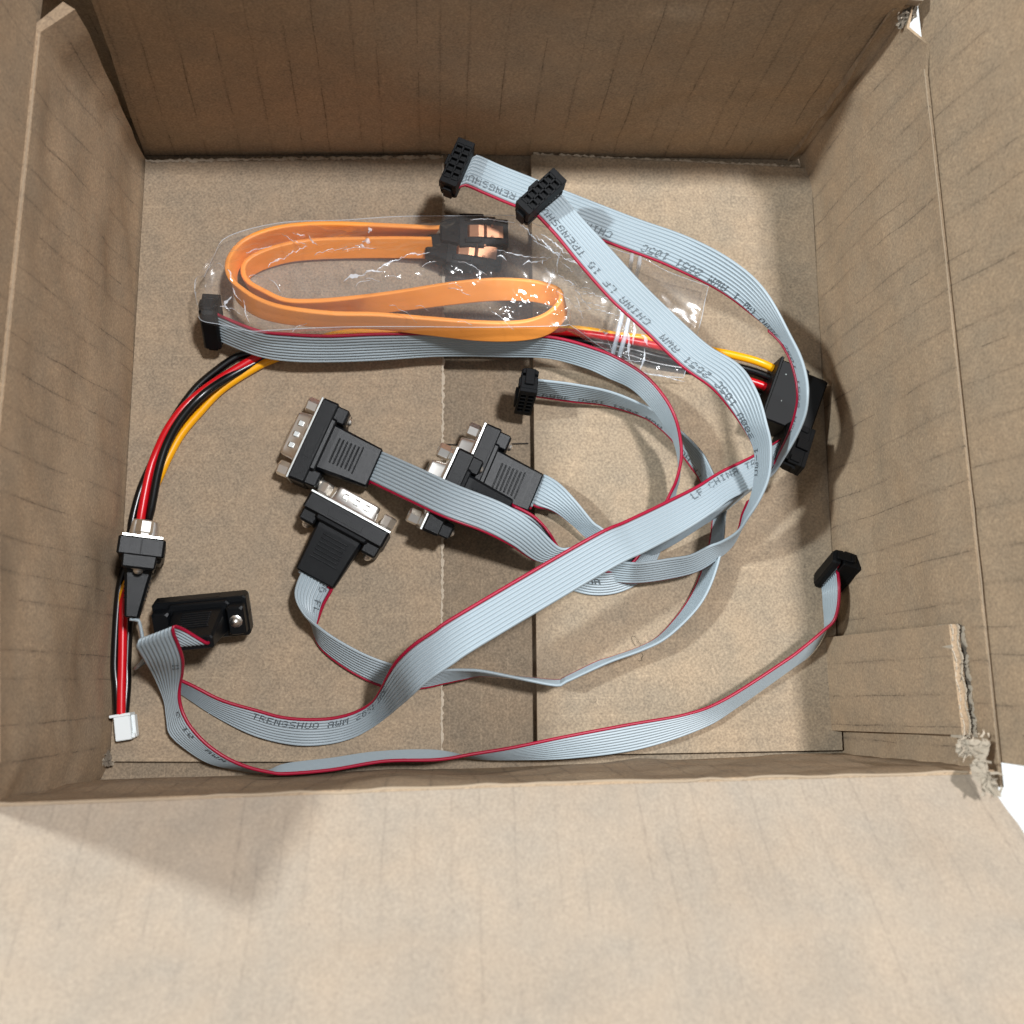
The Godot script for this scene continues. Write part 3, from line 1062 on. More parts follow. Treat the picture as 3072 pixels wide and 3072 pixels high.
func ribbon_cable_5() -> void:
	var t := thing("ribbon_cable", "grey ribbon cable sweeping diagonally over others, its plug on edge at the left wall", "cable", "grey serial ribbon cables")
	var r := ribbon(t, [[126.2, 19.3, -83.0, 121.2, 23.5, -72.2],
		[125.7, 14.5, -81.4, 120.7, 18.8, -70.6],
		[123.1, 16.0, -80.7, 118.0, 20.2, -69.9],
		[109.8, 21.0, -72.8, 109.2, 25.4, -60.9],
		[96.0, 24.0, -65.7, 98.7, 30.7, -55.2],
		[86.9, 27.0, -59.9, 91.3, 33.5, -50.0],
		[73.4, 32.0, -53.0, 79.7, 35.6, -42.6],
		[60.3, 37.0, -46.5, 67.0, 39.0, -35.8],
		[47.2, 41.0, -40.0, 53.8, 41.1, -29.2],
		[5.9, 43.0, -15.7, 13.1, 43.0, -5.2],
		[-2.1, 43.0, -10.4, 4.1, 43.1, 0.7],
		[-8.6, 42.0, -6.0, -2.7, 42.2, 5.3],
		[-13.2, 38.0, -1.8, -7.8, 38.2, 9.7],
		[-16.7, 31.0, 3.1, -12.7, 26.2, 14.1],
		[-19.8, 22.0, 8.6, -17.3, 14.0, 18.1],
		[-23.3, 15.0, 13.2, -23.0, 6.2, 22.3],
		[-29.1, 11.0, 16.5, -30.2, 2.7, 26.0],
		[-36.1, 10.0, 18.3, -38.4, 2.2, 28.0],
		[-44.1, 10.0, 18.7, -47.6, 2.6, 28.4],
		[-52.8, 10.0, 18.0, -56.9, 2.0, 27.0],
		[-61.0, 10.0, 15.9, -66.0, 1.8, 24.1],
		[-73.0, 11.0, 12.4, -78.1, 0.8, 18.0],
		[-82.9, 12.0, 7.5, -87.8, 1.0, 11.6],
		[-89.9, 12.0, 4.1, -94.5, 0.6, 7.3],
		[-95.6, 12.0, -1.4, -100.8, 0.6, 0.8],
		[-98.8, 11.0, -3.6, -95.6, 23.3, -3.3],
		[-100.4, 11.0, -7.0, -96.7, 23.2, -6.8],
		[-102.1, 12.0, -14.6, -98.3, 24.1, -13.5],
		[-104.2, 11.4, -14.1, -100.9, 23.7, -13.8],
		[-103.8, 11.4, -17.8, -100.6, 23.7, -17.5]])
	print_on(t, r, "LF CHINA TRENG", 14.0, face_up(r, 14), 0.14, 0.3)
	print_on(t, r, "TRENGSHUO AWM 2651 105C", r[-1][3] - 130.0, face_up(r, r.size() - 60), 0.1, 0.3)
	band(t, r, 17.0, 1.6, face_up(r, 14))
	socket(t, Vector3(129.9, 19.4, -73.9), Vector3(0.400, -0.333, -0.854), Vector3(0.911, 0.042, 0.411), 1)
	plug(t, Vector3(-100.0, 17.5, -41.0), Vector3(0.259, 0.966, 0.024), Vector3(-0.093, 0.000, 0.996), false)


func ribbon_cable_6() -> void:
	var t := thing("ribbon_cable", "grey ribbon cable along the front wall, its socket leaning on the right wall", "cable", "grey serial ribbon cables")
	var r := ribbon(t, [[-73.3, 30.3, -7.7, -85.9, 30.3, -6.4],
		[-73.2, 33.7, -6.1, -85.8, 33.6, -4.9],
		[-79.0, 40.0, -10.2, -91.3, 40.0, -7.2],
		[-81.2, 44.0, -11.1, -92.8, 42.3, -6.3],
		[-81.7, 42.0, -9.1, -93.6, 40.9, -4.9],
		[-81.5, 37.0, -6.0, -93.9, 36.5, -3.1],
		[-81.6, 30.0, -1.5, -94.2, 28.7, -0.1],
		[-83.5, 22.0, 3.3, -95.0, 16.7, 4.0],
		[-85.5, 17.0, 7.7, -94.7, 8.3, 9.0],
		[-86.1, 15.0, 11.8, -93.7, 5.0, 13.6],
		[-85.0, 14.0, 16.3, -92.8, 4.5, 19.5],
		[-82.1, 14.0, 21.0, -91.2, 5.7, 24.3],
		[-76.9, 13.5, 26.6, -85.4, 4.5, 29.5],
		[-70.0, 13.0, 31.4, -78.5, 3.8, 33.6],
		[-63.1, 13.0, 34.4, -69.7, 2.2, 35.9],
		[-56.3, 13.0, 36.1, -59.7, 0.8, 37.2],
		[-50.7, 13.0, 36.8, -52.7, 0.6, 34.8],
		[-35.9, 13.0, 35.7, -37.3, 0.7, 33.0],
		[-18.3, 13.0, 33.0, -21.3, 0.8, 30.9],
		[-0.5, 13.0, 32.6, -2.3, 0.6, 30.5],
		[12.0, 13.0, 30.5, 12.5, 0.6, 33.1],
		[24.8, 13.0, 28.4, 27.5, 1.7, 33.6],
		[43.0, 13.0, 24.7, 46.3, 4.1, 33.1],
		[64.3, 12.0, 20.9, 70.1, 5.5, 30.1],
		[84.8, 12.0, 17.6, 93.3, 4.2, 23.0],
		[98.7, 13.0, 12.6, 106.3, 3.3, 15.7],
		[120.4, 13.0, -0.3, 126.4, 2.2, 2.6],
		[127.9, 13.5, -5.6, 134.2, 2.7, -3.1],
		[135.1, 14.0, -11.2, 139.8, 2.2, -10.8],
		[138.8, 15.0, -14.6, 140.3, 2.4, -15.3],
		[140.0, 17.0, -20.1, 139.3, 4.3, -20.5],
		[140.2, 18.0, -27.3, 138.7, 5.6, -24.9],
		[141.0, 15.0, -34.2, 139.3, 3.8, -28.5],
		[140.2, 18.2, -33.6, 138.5, 7.0, -27.8],
		[141.6, 15.9, -37.8, 139.9, 4.7, -32.0]])
	print_on(t, r, "11", 36.0, face_up(r, 36), 0.12, 0.26)
	print_on(t, r, "C 10  AWM", 62.0, face_up(r, 60), 0.14, 0.22)
	socket(t, Vector3(146.8, 11.5, -30.7), Vector3(0.132, 0.881, -0.454), Vector3(0.954, 0.012, 0.301), -1)
	plug(t, Vector3(-80.6, 9.0, -17.0), Vector3(0.995, 0.003, -0.101), Vector3(0.040, 0.905, 0.423), true, [1.0])


# a black marker line across a ribbon
func band(parent: Node3D, rings: Array, at: float, wide: float, face: float) -> void:
	var g := Geo.new()
	for k in 10:
		for i in rings.size() - 1:
			var s: float = rings[i][3] - k * 0.28
			if s < at or s > at + wide:
				continue
			var q = rings[i]
			var z = rings[i + 1]
			var t0 := 0.1 * k + 0.012
			var t1 := t0 + 0.076
			g.face([q[0].lerp(q[1], t0) + q[2] * face * 0.6, z[0].lerp(z[1], t0) + z[2] * face * 0.6, z[0].lerp(z[1], t1) + z[2] * face * 0.6, q[0].lerp(q[1], t1) + q[2] * face * 0.6])
	put("marker_line", g, M.ink, parent)


func face_up(rings: Array, i: int) -> float:
	return 1.0 if rings[clampi(i, 0, rings.size() - 1)][2].y >= 0.0 else -1.0


# ---------------------------------------------------------------- power cable
func power_cable() -> void:
	var t := thing("power_cable", "power cable of red, black and yellow wires, with a small white plug", "cable")
	for q in [[[Vector3(121.2, 9.0, -100.3), Vector3(117.7, 9.0, -101.8), Vector3(111.2, 9.0, -104.0), Vector3(106.7, 9.0, -106.6), Vector3(99.0, 7.0, -111.1), Vector3(83.5, 3.5, -117.0), Vector3(68.7, 3.0, -119.9), Vector3(53.0, 3.0, -121.9), Vector3(39.3, 3.0, -122.6), Vector3(25.3, 3.0, -120.5), Vector3(-1.6, 3.0, -119.9), Vector3(-22.2, 3.0, -119.0), Vector3(-48.6, 3.0, -117.1), Vector3(-63.4, 3.0, -112.8), Vector3(-68.1, 3.0, -110.1), Vector3(-82.6, 4.0, -99.8), Vector3(-91.0, 6.0, -91.3), Vector3(-96.8, 6.0, -83.1), Vector3(-100.9, 5.0, -74.2), Vector3(-103.2, 5.0, -65.9), Vector3(-105.1, 5.0, -51.4), Vector3(-105.3, 4.5, -46.5), Vector3(-106.3, 4.5, -32.2), Vector3(-109.2, 5.0, -21.7), Vector3(-109.2, 5.0, -14.2), Vector3(-108.6, 5.0, 0.5), Vector3(-108.4, 5.0, 7.6), Vector3(-108.0, 5.0, 17.7)], M.wire_red], [[Vector3(122.3, 9.0, -104.3), Vector3(118.2, 8.0, -106.4), Vector3(112.0, 7.0, -108.6), Vector3(105.1, 6.0, -110.3), Vector3(99.8, 4.0, -110.0), Vector3(82.7, 1.6, -113.6), Vector3(68.9, 1.4, -117.0), Vector3(53.2, 1.4, -119.4), Vector3(29.3, 1.4, -118.8), Vector3(-1.6, 1.4, -118.0), Vector3(-22.2, 1.4, -116.7), Vector3(-48.7, 1.4, -114.5), Vector3(-61.8, 1.4, -112.2), Vector3(-67.6, 1.6, -108.9), Vector3(-77.0, 4.0, -102.3), Vector3(-85.1, 8.0, -94.4), Vector3(-92.1, 8.0, -85.9), Vector3(-97.1, 7.0, -76.4), Vector3(-99.9, 6.0, -66.4), Vector3(-102.3, 4.0, -52.8), Vector3(-104.3, 2.0, -46.8), Vector3(-105.6, 2.0, -32.5), Vector3(-107.8, 2.0, -20.4), Vector3(-108.1, 2.0, -12.9), Vector3(-108.0, 2.0, 0.5), Vector3(-107.4, 2.5, 7.7), Vector3(-107.2, 4.0, 17.7)], M.wire_black], [[Vector3(120.5, 6.0, -98.1), Vector3(117.3, 5.0, -100.0), Vector3(112.7, 4.0, -103.2), Vector3(108.5, 3.0, -106.4), Vector3(100.5, 1.4, -108.4), Vector3(80.7, 1.4, -111.2), Vector3(68.9, 1.4, -114.5), Vector3(53.2, 1.4, -117.4), Vector3(29.3, 1.4, -116.3), Vector3(-1.6, 1.4, -115.6), Vector3(-22.2, 1.4, -114.7), Vector3(-48.6, 1.4, -112.9), Vector3(-63.6, 1.4, -111.4), Vector3(-73.5, 1.5, -111.4), Vector3(-83.9, 1.5, -103.9), Vector3(-91.1, 1.5, -96.1), Vector3(-98.0, 1.5, -84.1), Vector3(-102.4, 1.5, -73.0), Vector3(-106.7, 1.5, -61.4), Vector3(-108.6, 2.0, -51.8), Vector3(-109.1, 2.0, -46.8), Vector3(-109.6, 2.0, -35.5), Vector3(-111.3, 3.0, -27.8), Vector3(-111.9, 3.0, -17.3), Vector3(-111.7, 3.0, 0.5), Vector3(-110.7, 3.0, 7.7), Vector3(-109.3, 4.0, 17.7)], M.wire_black], [[Vector3(123.4, 10.0, -107.3), Vector3(119.2, 11.0, -108.9), Vector3(114.1, 11.0, -110.7), Vector3(106.3, 10.0, -112.9), Vector3(99.5, 9.0, -114.5), Vector3(91.6, 6.0, -117.6), Vector3(80.8, 2.0, -120.7), Vector3(65.0, 1.6, -122.1), Vector3(49.3, 1.6, -124.1), Vector3(29.3, 1.6, -123.1), Vector3(-1.6, 1.6, -122.4), Vector3(-22.3, 1.6, -121.4), Vector3(-41.2, 1.6, -119.4), Vector3(-59.8, 1.6, -111.0), Vector3(-68.2, 1.6, -106.8), Vector3(-79.9, 1.6, -98.4), Vector3(-87.3, 1.6, -89.9), Vector3(-93.5, 1.6, -81.6), Vector3(-97.7, 1.6, -73.1), Vector3(-100.7, 1.6, -65.3), Vector3(-104.0, 1.6, -57.0), Vector3(-105.2, 1.6, -51.3), Vector3(-106.4, 1.6, -44.7), Vector3(-108.2, 2.0, -32.4), Vector3(-109.7, 4.0, -24.7), Vector3(-110.2, 3.4, -20.3), Vector3(-111.1, 2.0, -11.4), Vector3(-110.7, 2.0, 0.5), Vector3(-109.8, 2.5, 7.7), Vector3(-108.8, 4.0, 17.7)], M.wire_yellow]]:
		var g := Geo.new()
		tube(g, q[0], 1.5, 12, 1.6)
		put("wire", g, q[1], t, false)
	# the drive plug: x away from the wires, z along its length
	var T := flat_frame(Vector3(118.8, 0.0, -99.1), Vector3(0.932, 0.000, 0.361), Vector3(-0.361, 0.000, 0.932))
	var g := Geo.new()
	g.box(T * here(Vector3(5.8, 9.5, 0.6)), Vector3(11.6, 15.0, 23.5), 0.5)
	g.box(T * here(Vector3(0.4, 10.0, 0)), Vector3(1.2, 15.4, 24.2), 0.3)
	var body := put("drive_plug", g, M.socket, t)
	var g2 := Geo.new()
	g2.box(T * here(Vector3(15.4, 7.5, 2.2)), Vector3(9.6, 12.0, 27.0), 0.6)
	g2.box(T * here(Vector3(18.6, 6.0, 2.2)), Vector3(4.2, 8.0, 28.8), 0.5)
	g2.box(T * here(Vector3(13.0, 5.0, 13.4)), Vector3(5.0, 8.0, 2.2), 0.4)
	put("mating_block", g2, M.socket, body)
	var mark := Geo.new()
	mark.box(T * here(Vector3(3.6, 17.05, -6.2)), Vector3(0.5, 0.2, 0.5), 0.05)
	mark.box(T * here(Vector3(5.2, 17.05, 3.8)), Vector3(0.4, 0.2, 0.5), 0.05)
	put("moulding_mark", mark, M.insert, body)
	# the white plug
	var W := flat_frame(Vector3(-107.8, 0.0, 17.2), Vector3(0.150, 0.000, 0.989)) * here(Vector3(0, 0, 0))
	var h := Geo.new()
	h.box(W * here(Vector3(4.6, 3.4, 0)), Vector3(8.8, 5.2, 5.4), 0.3)
	h.box(W * here(Vector3(0.5, 3.6, 0.4)), Vector3(1.0, 5.8, 7.0), 0.2)
	h.box(W * here(Vector3(4.6, 2.4, -3.2)), Vector3(7.4, 3.0, 1.2), 0.2)
	h.box(W * here(Vector3(7.8, 3.2, -3.1)), Vector3(1.6, 3.6, 1.0), 0.2)
	var wp := put("white_plug", h, M.jst, t)
	var slot := Geo.new()
	for k in 4:
		slot.box(W * here(Vector3(9.02, 3.2, -1.9 + k * 1.25)), Vector3(0.3, 1.6, 0.7), 0.1)
	put("contact_slots", slot, M.socket, wp)


func flat_frame(c: Vector3, x: Vector3, z := Vector3.ZERO) -> Transform3D:
	var zz := x.cross(Vector3.UP).normalized()
	if z != Vector3.ZERO and zz.dot(z) < 0.0:
		zz = -zz
	return Transform3D(Basis(x.normalized(), Vector3.UP, zz), c)


# ---------------------------------------------------------------- orange data cable
func data_cable() -> void:
	var t := thing("data_cable", "flat orange data cable coiled inside the clear bag, with two black latched plugs", "cable")
	var st := [[-4.4, 4.0, -157.9, -2.0, 11.6, -158.6],
		[-7.5, 3.0, -158.3, -5.9, 10.8, -158.8],
		[-21.7, 2.0, -158.2, -21.4, 9.9, -159.5],
		[-42.3, 1.5, -157.8, -41.6, 9.1, -160.0],
		[-55.7, 1.5, -156.1, -54.7, 8.9, -159.1],
		[-65.2, 1.5, -154.2, -64.7, 9.1, -156.6],
		[-71.8, 2.0, -150.5, -72.6, 9.8, -152.3],
		[-74.6, 4.0, -145.5, -76.8, 11.7, -146.2],
		[-75.7, 7.0, -140.7, -77.4, 14.8, -139.7],
		[-75.2, 10.0, -135.5, -75.0, 17.8, -133.9],
		[-73.2, 13.0, -128.0, -70.4, 20.3, -129.4],
		[-65.8, 16.0, -121.5, -64.0, 23.0, -124.8],
		[-55.5, 19.0, -118.0, -54.5, 26.4, -120.8],
		[-39.2, 20.0, -116.7, -38.4, 27.7, -118.7],
		[-23.4, 20.0, -116.6, -22.9, 27.7, -118.7],
		[-5.2, 20.0, -114.8, -5.1, 27.4, -117.8],
		[13.1, 20.0, -113.1, 12.8, 26.9, -117.1],
		[27.1, 20.0, -113.5, 26.2, 26.8, -117.5],
		[36.7, 20.0, -115.8, 34.2, 26.4, -120.0],
		[42.3, 20.0, -120.9, 39.3, 26.9, -123.7],
		[43.0, 19.0, -126.0, 41.2, 26.5, -128.1],
		[37.7, 18.0, -127.8, 38.1, 24.8, -131.9],
		[30.0, 17.0, -129.3, 29.4, 23.2, -134.3],
		[16.9, 16.0, -129.3, 16.6, 21.5, -135.1],
		[2.0, 14.0, -128.1, 1.9, 19.4, -134.0],
		[-12.9, 11.0, -127.0, -12.8, 17.4, -131.8],
		[-24.3, 9.0, -126.3, -23.9, 15.9, -130.4],
		[-33.4, 7.0, -127.2, -32.8, 14.7, -129.4],
		[-46.7, 5.0, -127.0, -45.8, 12.8, -128.6],
		[-58.2, 4.0, -128.0, -57.0, 11.8, -129.0],
		[-65.6, 3.0, -131.4, -65.0, 10.9, -132.7],
		[-70.4, 2.0, -135.6, -70.4, 10.0, -136.0],
		[-72.6, 1.2, -139.5, -72.8, 9.2, -139.8],
		[-72.0, 1.0, -142.0, -72.1, 8.6, -144.5],
		[-66.4, 1.0, -145.4, -66.8, 8.4, -148.5],
		[-57.4, 1.0, -148.3, -57.2, 8.0, -152.2],
		[-46.0, 1.0, -149.7, -45.4, 7.4, -154.4],
		[-30.6, 1.5, -150.4, -30.2, 8.0, -155.1],
		[-17.4, 2.5, -150.4, -17.3, 8.8, -155.3],
		[-6.8, 4.0, -150.0, -7.3, 10.5, -154.7],
		[-3.5, 4.0, -150.6, -4.3, 11.0, -154.4]]
	var pa := []
	var pb := []
	for q in st:
		pa.append(Vector3(q[0], q[1], q[2]))
		pb.append(Vector3(q[3], q[4], q[5]))
	var rows := []
	var prev := Vector3.ZERO
	for i in pa.size() - 1:
		var n := maxi(3, int(pa[i].distance_to(pa[i + 1]) / 1.2))
		for k in n:
			var f := float(k) / n
			var a: Vector3 = spline(pa, i, f)
			var b: Vector3 = spline(pb, i, f)
			var tt: Vector3 = (spline(pa, i, f + 0.02) + spline(pb, i, f + 0.02) - a - b).normalized()
			var mid := (a + b) / 2
			var d := (b - a).normalized()
			var nn := tt.cross(d).normalized()
			var ring := []
			# rounded flat section with a shallow groove on each face
			for q in [[-4.3, 0.35], [-4.1, 0.8], [-3.7, 0.95], [-0.6, 0.95], [0.0, 0.85], [0.6, 0.95], [3.7, 0.95], [4.1, 0.8], [4.3, 0.35], [4.3, -0.35], [4.1, -0.8], [3.7, -0.95], [0.6, -0.95], [0.0, -0.85], [-0.6, -0.95], [-3.7, -0.95], [-4.1, -0.8], [-4.3, -0.35]]:
				ring.append(mid + d * q[0] + nn * q[1])
			rows.append(ring)
	var g := Geo.new()
	g.grid(rows, true)
	put("orange_strand", g, M.orange, t, false)
	data_plug(t, flat_frame(Vector3(-2.0, 7.5, -157.8), Vector3(1.000, 0.000, -0.012)), 1.0)
	data_plug(t, flat_frame(Vector3(-7.2, 6.0, -153.0), Vector3(0.995, 0.000, 0.100)), 1.13)


func data_plug(t: Node3D, place: Transform3D, long: float) -> void:
	var T := place * Transform3D(Basis.from_scale(Vector3(long, 1, 1)), Vector3.ZERO)
	var g := Geo.new()
	var Q := Transform3D(Basis(Vector3(0, 0, 1), Vector3(0, 1, 0), Vector3(-1, 0, 0)), Vector3.ZERO)   # rings run along x
	g.solid(T * Q, [[-0.3, 7.4, 4.6, 0.8], [-1.0, 8.6, 5.4, 0.9], [-6.6, 11.4, 6.6, 0.9], [-7.4, 11.6, 6.8, 0.6], [-7.5, 13.4, 7.6, 0.6], [-16.4, 13.4, 7.6, 0.6], [-16.6, 11.8, 6.8, 0.5], [-20.8, 11.6, 6.6, 0.5], [-21.0, 10.4, 5.6, 0.4], [-25.2, 10.2, 5.4, 0.4], [-25.6, 9.6, 4.8, 0.3]])
	g.box(T * here(Vector3(11.5, 0.3, -6.4)), Vector3(8.0, 4.6, 1.6), 0.3)
	g.box(T * here(Vector3(12.5, 3.9, 3.9)), Vector3(6.0, 0.9, 2.2), 0.2)
	g.box(T * here(Vector3(12.5, 3.9, -4.6)), Vector3(6.0, 0.9, 2.2), 0.2)
	var body := put("latched_plug", g, M.socket, t)
	# bent spring latch of bright sheet metal on top
	var prof := [Vector2(10.5, 3.9), Vector2(11.2, 4.6), Vector2(14.5, 4.9), Vector2(16.4, 4.7), Vector2(17.0, 5.4), Vector2(17.6, 4.6), Vector2(22.0, 4.2), Vector2(23.6, 3.8)]
	var rows := []
	for s in [-2.3, 2.3]:
		var a := []
		var b := []
		for q in prof:
			a.append(T * Vector3(q.x, q.y, s + 0.6))
			b.append(T * Vector3(q.x, q.y - 0.3, s + 0.6))
		if s < 0:
			rows.append(b)
			rows.append(a)
		else:
			rows.append(a)
			rows.append(b)
	var c := Geo.new()
	c.grid(rows)
	for s in [-1.6, 2.8]:
		c.box(T * here(Vector3(19.5, 4.75, s)), Vector3(0.9, 0.7, 0.9), 0.2)
	put("spring_latch", c, M.clip, body)


# ---------------------------------------------------------------- clear bag
func bag() -> void:
	var t := thing("zip_bag", "clear crinkled plastic zip bag round the orange cable", "bag")
	var top := smooth([Vector3(-88.3, 2.0, -140.7), Vector3(-84.7, 3.0, -148.9), Vector3(-79.9, 4.0, -155.8), Vector3(-61.0, 5.0, -161.3), Vector3(-38.3, 5.0, -163.1), Vector3(-17.6, 6.0, -164.8), Vector3(7.8, 12.0, -163.1), Vector3(26.9, 13.0, -163.2), Vector3(35.3, 10.0, -161.1), Vector3(49.6, 8.0, -159.6), Vector3(62.1, 8.0, -154.3), Vector3(76.1, 8.0, -149.6), Vector3(83.8, 7.0, -145.9), Vector3(100.1, 5.0, -141.2)], 1.2)
	var bot := smooth([Vector3(-86.9, 14.0, -124.7), Vector3(-84.0, 21.0, -117.3), Vector3(-76.9, 22.0, -115.5), Vector3(-66.4, 23.0, -113.0), Vector3(-59.9, 24.0, -113.1), Vector3(-38.2, 28.0, -113.3), Vector3(-15.7, 29.0, -113.8), Vector3(12.7, 29.0, -114.3), Vector3(41.6, 28.0, -116.0), Vector3(44.7, 24.0, -117.6), Vector3(57.0, 14.0, -113.4), Vector3(67.4, 9.0, -109.3), Vector3(75.8, 7.0, -105.6), Vector3(89.5, 5.0, -105.1)], 1.2)
	var nu := 380
	var nv := 150
	var ridge := FastNoiseLite.new()
	ridge.seed = 4
	ridge.frequency = 0.03
	ridge.fractal_type = FastNoiseLite.FRACTAL_RIDGED
	ridge.fractal_octaves = 3
	ridge.fractal_lacunarity = 2.3
	var soft := FastNoiseLite.new()
	soft.seed = 9
	soft.frequency = 0.03
	# sharp creases: [from, to, height], in millimetres on the plan; most of them radiate over the loose part of the bag
	var creases := []
	var r := RandomNumberGenerator.new()
	r.seed = 77
	for q in [[-59.8, -133.1, -54.2, -138.3, 1.2, 1.6], [-54.2, -138.3, -48.6, -145.5, 1.4, 2.2], [-48.6, -145.9, -58.7, -152.2, 1.2, 1.6], [-44.6, -145.6, -49.6, -152.5, 1.2, 2.2], [-50.3, -152.4, -55.1, -153.5, 1.0, 2.0], [-33.9, -127.5, -26.6, -129.9, 1.2, 6.0], [-27.4, -129.4, -20.8, -131.0, 1.2, 4.0], [-22.7, -130.7, -14.7, -136.4, 1.2, 3.0], [-15.1, -136.0, -5.2, -139.6, 0.9, 2.2], [-66.3, -115.2, -68.7, -122.2, 1.3, 2.4], [-68.7, -121.8, -72.1, -125.5, 1.2, 1.6], [-74.0, -132.7, -71.5, -128.0, 1.2, 2.6], [32.8, -152.8, 41.5, -142.6, 1.3, 1.8], [35.1, -154.9, 45.4, -144.7, 1.3, 1.8], [45.0, -144.7, 50.8, -143.5, 1.0, 2.4], [41.9, -142.2, 54.2, -139.7, 1.3, 2.0], [53.8, -139.7, 61.0, -131.9, 1.2, 1.6], [61.0, -131.9, 66.2, -120.6, 1.2, 1.6], [65.8, -120.9, 69.1, -109.2, 1.3, 2.4], [32.7, -141.1, 37.7, -143.1, 1.2, 1.6], [34.6, -138.8, 36.2, -142.0, 1.2, 2.0], [55.5, -117.5, 59.3, -118.4, 1.2, 5.0], [69.0, -123.8, 69.8, -115.1, 1.2, 3.0], [72.3, -118.7, 75.4, -115.6, 1.2, 6.0], [73.8, -114.4, 72.8, -105.8, 1.2, 2.0], [-27.6, -156.6, -27.0, -153.6, 0.5, 5.0], [-29.3, -148.0, -25.6, -147.0, 0.4, 6.0], [-31.4, -144.8, -26.9, -143.4, 0.3, 4.0], [9.2, -159.6, 25.8, -159.8, 0.8, 1.2], [27.3, -158.2, 34.1, -148.5, 1.2, 1.8], [31.8, -149.6, 43.8, -142.5, 1.0, 1.4], [-74.7, -120.1, -72.7, -123.6, 1.0, 3.0], [-76.5, -120.5, -72.9, -119.8, 0.8, 2.4], [18.3, -138.9, 21.6, -138.2, 1.2, 2.4], [27.3, -137.2, 34.0, -140.6, 1.2, 2.6], [-59.3, -128.2, -54.4, -124.1, 0.9, 1.4], [-69.2, -141.7, -61.0, -145.9, 0.7, 1.2]]:
		creases.append([Vector2(q[0], q[1]), Vector2(q[2], q[3]), float(q[4]), float(q[5])])
	for hub in [Vector2(38, -139), Vector2(47, -127), Vector2(60, -112), Vector2(70, -103)]:
		for k in 8:
			var an := r.randf_range(-0.5, 1.9) if r.randf() < 0.7 else r.randf() * TAU
			var from: Vector2 = hub + Vector2(r.randf_range(-5, 5), r.randf_range(-4, 4))
			creases.append([from, from + Vector2(cos(an), sin(an)) * r.randf_range(5, 20), r.randf_range(0.5, 1.3), 1.0])
	for k in 22:
		var from := Vector2(r.randf_range(-80, 25), r.randf_range(-142, -104))
		var an := r.randf_range(-0.7, 0.7)
		creases.append([from, from + Vector2(cos(an), sin(an)) * r.randf_range(4, 12), r.randf_range(0.2, 0.6), 0.6])
	var fine := FastNoiseLite.new()
	fine.seed = 15
	fine.frequency = 0.16
	fine.fractal_octaves = 2
	var rows := []
	for i in nu + 1:
		var u := float(i) / nu
		var a: Vector3 = spot(top, u)
		var b: Vector3 = spot(bot, u)
		var row := []
		for j in nv + 1:
			var v := float(j) / nv
			var p := a.lerp(b, v)
			# taut over the coil on the left, sagging and crumpled on the right
			var over := sin(PI * v) * (lerpf(9.0, 4.0, smoothstep(0.5, 0.9, u)))
			if u < 0.66:
				over += 7.0 * exp(-pow((v - 0.62) / 0.22, 2.0)) * smoothstep(0.0, 0.15, u) * (1.0 - smoothstep(0.5, 0.66, u))
			var calm := 0.35 + 0.65 * smoothstep(0.62, 0.76, u) - 0.6 * smoothstep(0.86, 0.95, u)
			if u < 0.12:
				calm = 0.8
			var edge: float = minf(1.0, minf(v, 1.0 - v) * 12.0)
			var flat_p := Vector2(p.x, p.z)
			var lift := ridge.get_noise_2d(p.x * 1.3 + p.z * 0.5, p.z * 1.4) * 2.0 * calm + soft.get_noise_2d(p.x, p.z) * 1.4
			lift += fine.get_noise_2d(p.x, p.z * 1.2) * (0.08 + 0.45 * calm) * 0.22
			for c in creases:
				var ab: Vector2 = c[1] - c[0]
				var along := clampf((flat_p - c[0]).dot(ab) / ab.length_squared(), 0.0, 1.0)
				var dd: float = flat_p.distance_squared_to(c[0] + ab * along + Vector2(ab.y, -ab.x).normalized() * sin(along * PI * 1.5) * 0.5)
				if dd < 6.0:
					lift += c[2] * exp(-sqrt(dd) / 0.8) * (0.3 + 0.7 * sin(PI * clampf(along, 0.05, 0.95)))
			p.y += over + lift * edge
			row.append(p)
		rows.append(row)
	var g := Geo.new()
	g.grid(rows)
	put("clear_film", g, M.film, t, false)
	# folded ridges in the film, seen as whitish streaks
	var fo := Geo.new()
	for c in creases:
		var strip := []
		var len: float = c[0].distance_to(c[1])
		var n := maxi(4, int(len / 0.7))
		var wide: float = (0.12 + 0.14 * float(c[2]) * r.randf()) * float(c[3])
		for k in n + 1:
			var along := float(k) / n
			var ab: Vector2 = c[1] - c[0]
			var side := Vector2(ab.y, -ab.x).normalized()
			var q: Vector2 = c[0] + ab * along + side * (sin(along * PI * 1.5) * 0.5 + r.randf_range(-0.10, 0.10))
			var w := wide * sin(PI * clampf(along, 0.04, 0.96)) * r.randf_range(0.3, 1.2)
			var h := film_height(rows, q)
			strip.append([Vector3(q.x - side.x * w, h - 0.15, q.y - side.y * w), Vector3(q.x, h + 0.25, q.y), Vector3(q.x + side.x * w, h - 0.15, q.y + side.y * w)])
		if film_height(rows, c[0]) > 0.0 and film_height(rows, c[1]) > 0.0:
			fo.grid(strip)
	put("film_creases", fo, M.crease, t, false)
	# the under side of the bag
	var low := []
	for i in range(0, nu + 1, 4):
		var u := float(i) / nu
		var a: Vector3 = spot(top, u)
		var b: Vector3 = spot(bot, u)
		var row := []
		for j in 31:
			var p := a.lerp(b, j / 30.0)
			p.y = lerpf(p.y, 0.6, sin(PI * clampf(j / 30.0 * 1.0, 0.0, 1.0)) ** 0.4) + absf(soft.get_noise_2d(p.x * 3.0, p.z * 3.0)) * 0.8
			if j == 0 or j == 30:
				p = rows[i][0 if j == 0 else nv]
			row.append(p)
		low.append(row)
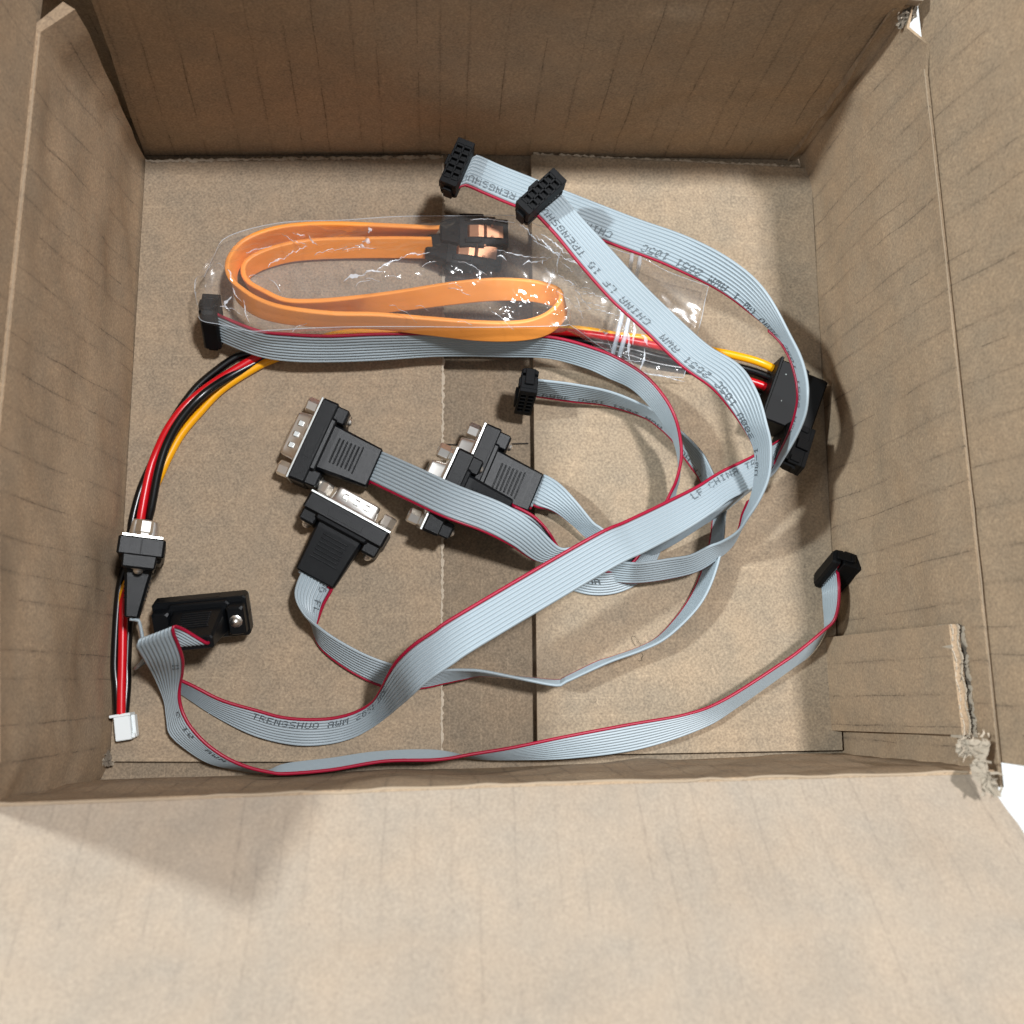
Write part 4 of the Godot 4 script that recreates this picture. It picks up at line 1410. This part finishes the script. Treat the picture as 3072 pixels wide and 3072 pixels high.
	var gl := Geo.new()
	gl.grid(low)
	put("under_film", gl, M.film, t, false)
	# the sealed edges of the film
	for j in [0, nv]:
		var seam := Geo.new()
		var line := []
		for i in range(0, nu + 1, 4):
			line.append(rows[i][j] + Vector3(0, 0.15, 0))
		tube(seam, line, 0.14, 5, 1.5)
		put("film_seam", seam, M.zip, t, false)
	for i in [0, nu]:
		var seam := Geo.new()
		var line := []
		for j in range(0, nv + 1, 4):
			line.append(rows[i][j] + Vector3(0, 0.15, 0))
		tube(seam, line, 0.14, 5, 1.5)
		put("film_seam", seam, M.zip, t, false)
	# zip: two rails across the mouth
	for off in [0.845, 0.862]:
		var z := Geo.new()
		var rail := []
		var i := int(off * nu)
		for j in range(0, nv + 1, 3):
			rail.append(rows[i][j] + Vector3(0, 0.4, 0))
		tube(z, rail, 0.85, 6, 2.0)
		put("zip_rail", z, M.zip, t, false)


# height of the film over a point of the plan; 0 outside it
func film_height(rows: Array, q: Vector2) -> float:
	var best := 1e9
	var h := 0.0
	for i in range(0, rows.size(), 6):
		for j in range(0, rows[0].size(), 5):
			var p: Vector3 = rows[i][j]
			var d := (p.x - q.x) ** 2 + (p.z - q.y) ** 2
			if d < best:
				best = d
				h = p.y
	return h if best < 16.0 else 0.0


func spot(line: Array, u: float) -> Vector3:
	var x := u * (line.size() - 1)
	var k := mini(int(x), line.size() - 2)
	return line[k].lerp(line[k + 1], x - k)


# ---------------------------------------------------------------- small bits
func debris() -> void:
	var g := Geo.new()
	tube(g, [Vector3(72.1, 0.6, -5.6), Vector3(72.3, 0.8, -6.5), Vector3(71.4, 0.6, -7.4), Vector3(70.5, 0.9, -8.8), Vector3(69.5, 0.6, -9.6), Vector3(69.0, 0.6, -8.5), Vector3(69.5, 0.5, -7.2), Vector3(70.4, 0.5, -6.0)], 0.07, 5, 0.6)
	tag(put("thread", g, M.fibre, self, false), "thin dark curled thread lying on the right floor flap near the thin ribbon", "thread")
	var h := Geo.new()
	tube(h, [Vector3(72.8, 0.5, -3.4), Vector3(73.1, 0.6, -2.3), Vector3(72.5, 0.5, -1.5), Vector3(72.9, 0.6, -0.8), Vector3(71.3, 0.5, -0.6)], 0.07, 5, 0.6)
	tag(put("thread", h, M.fibre, self, false), "short dark thread in front of the thin ribbon, nearer the front wall", "thread")
	var w := Geo.new()
	tube(w, [Vector3(1.2, -3.6, -80.3), Vector3(5.8, -3.6, -80.1), Vector3(11.2, -3.6, -80.3), Vector3(25.1, -3.6, -80.8), Vector3(32.1, -3.6, -81.1)], 0.22, 5, 1.0)
	tag(put("dark_strand", w, M.fibre, self, false), "straight thin black strand across the sunken middle strip of the floor", "strand")
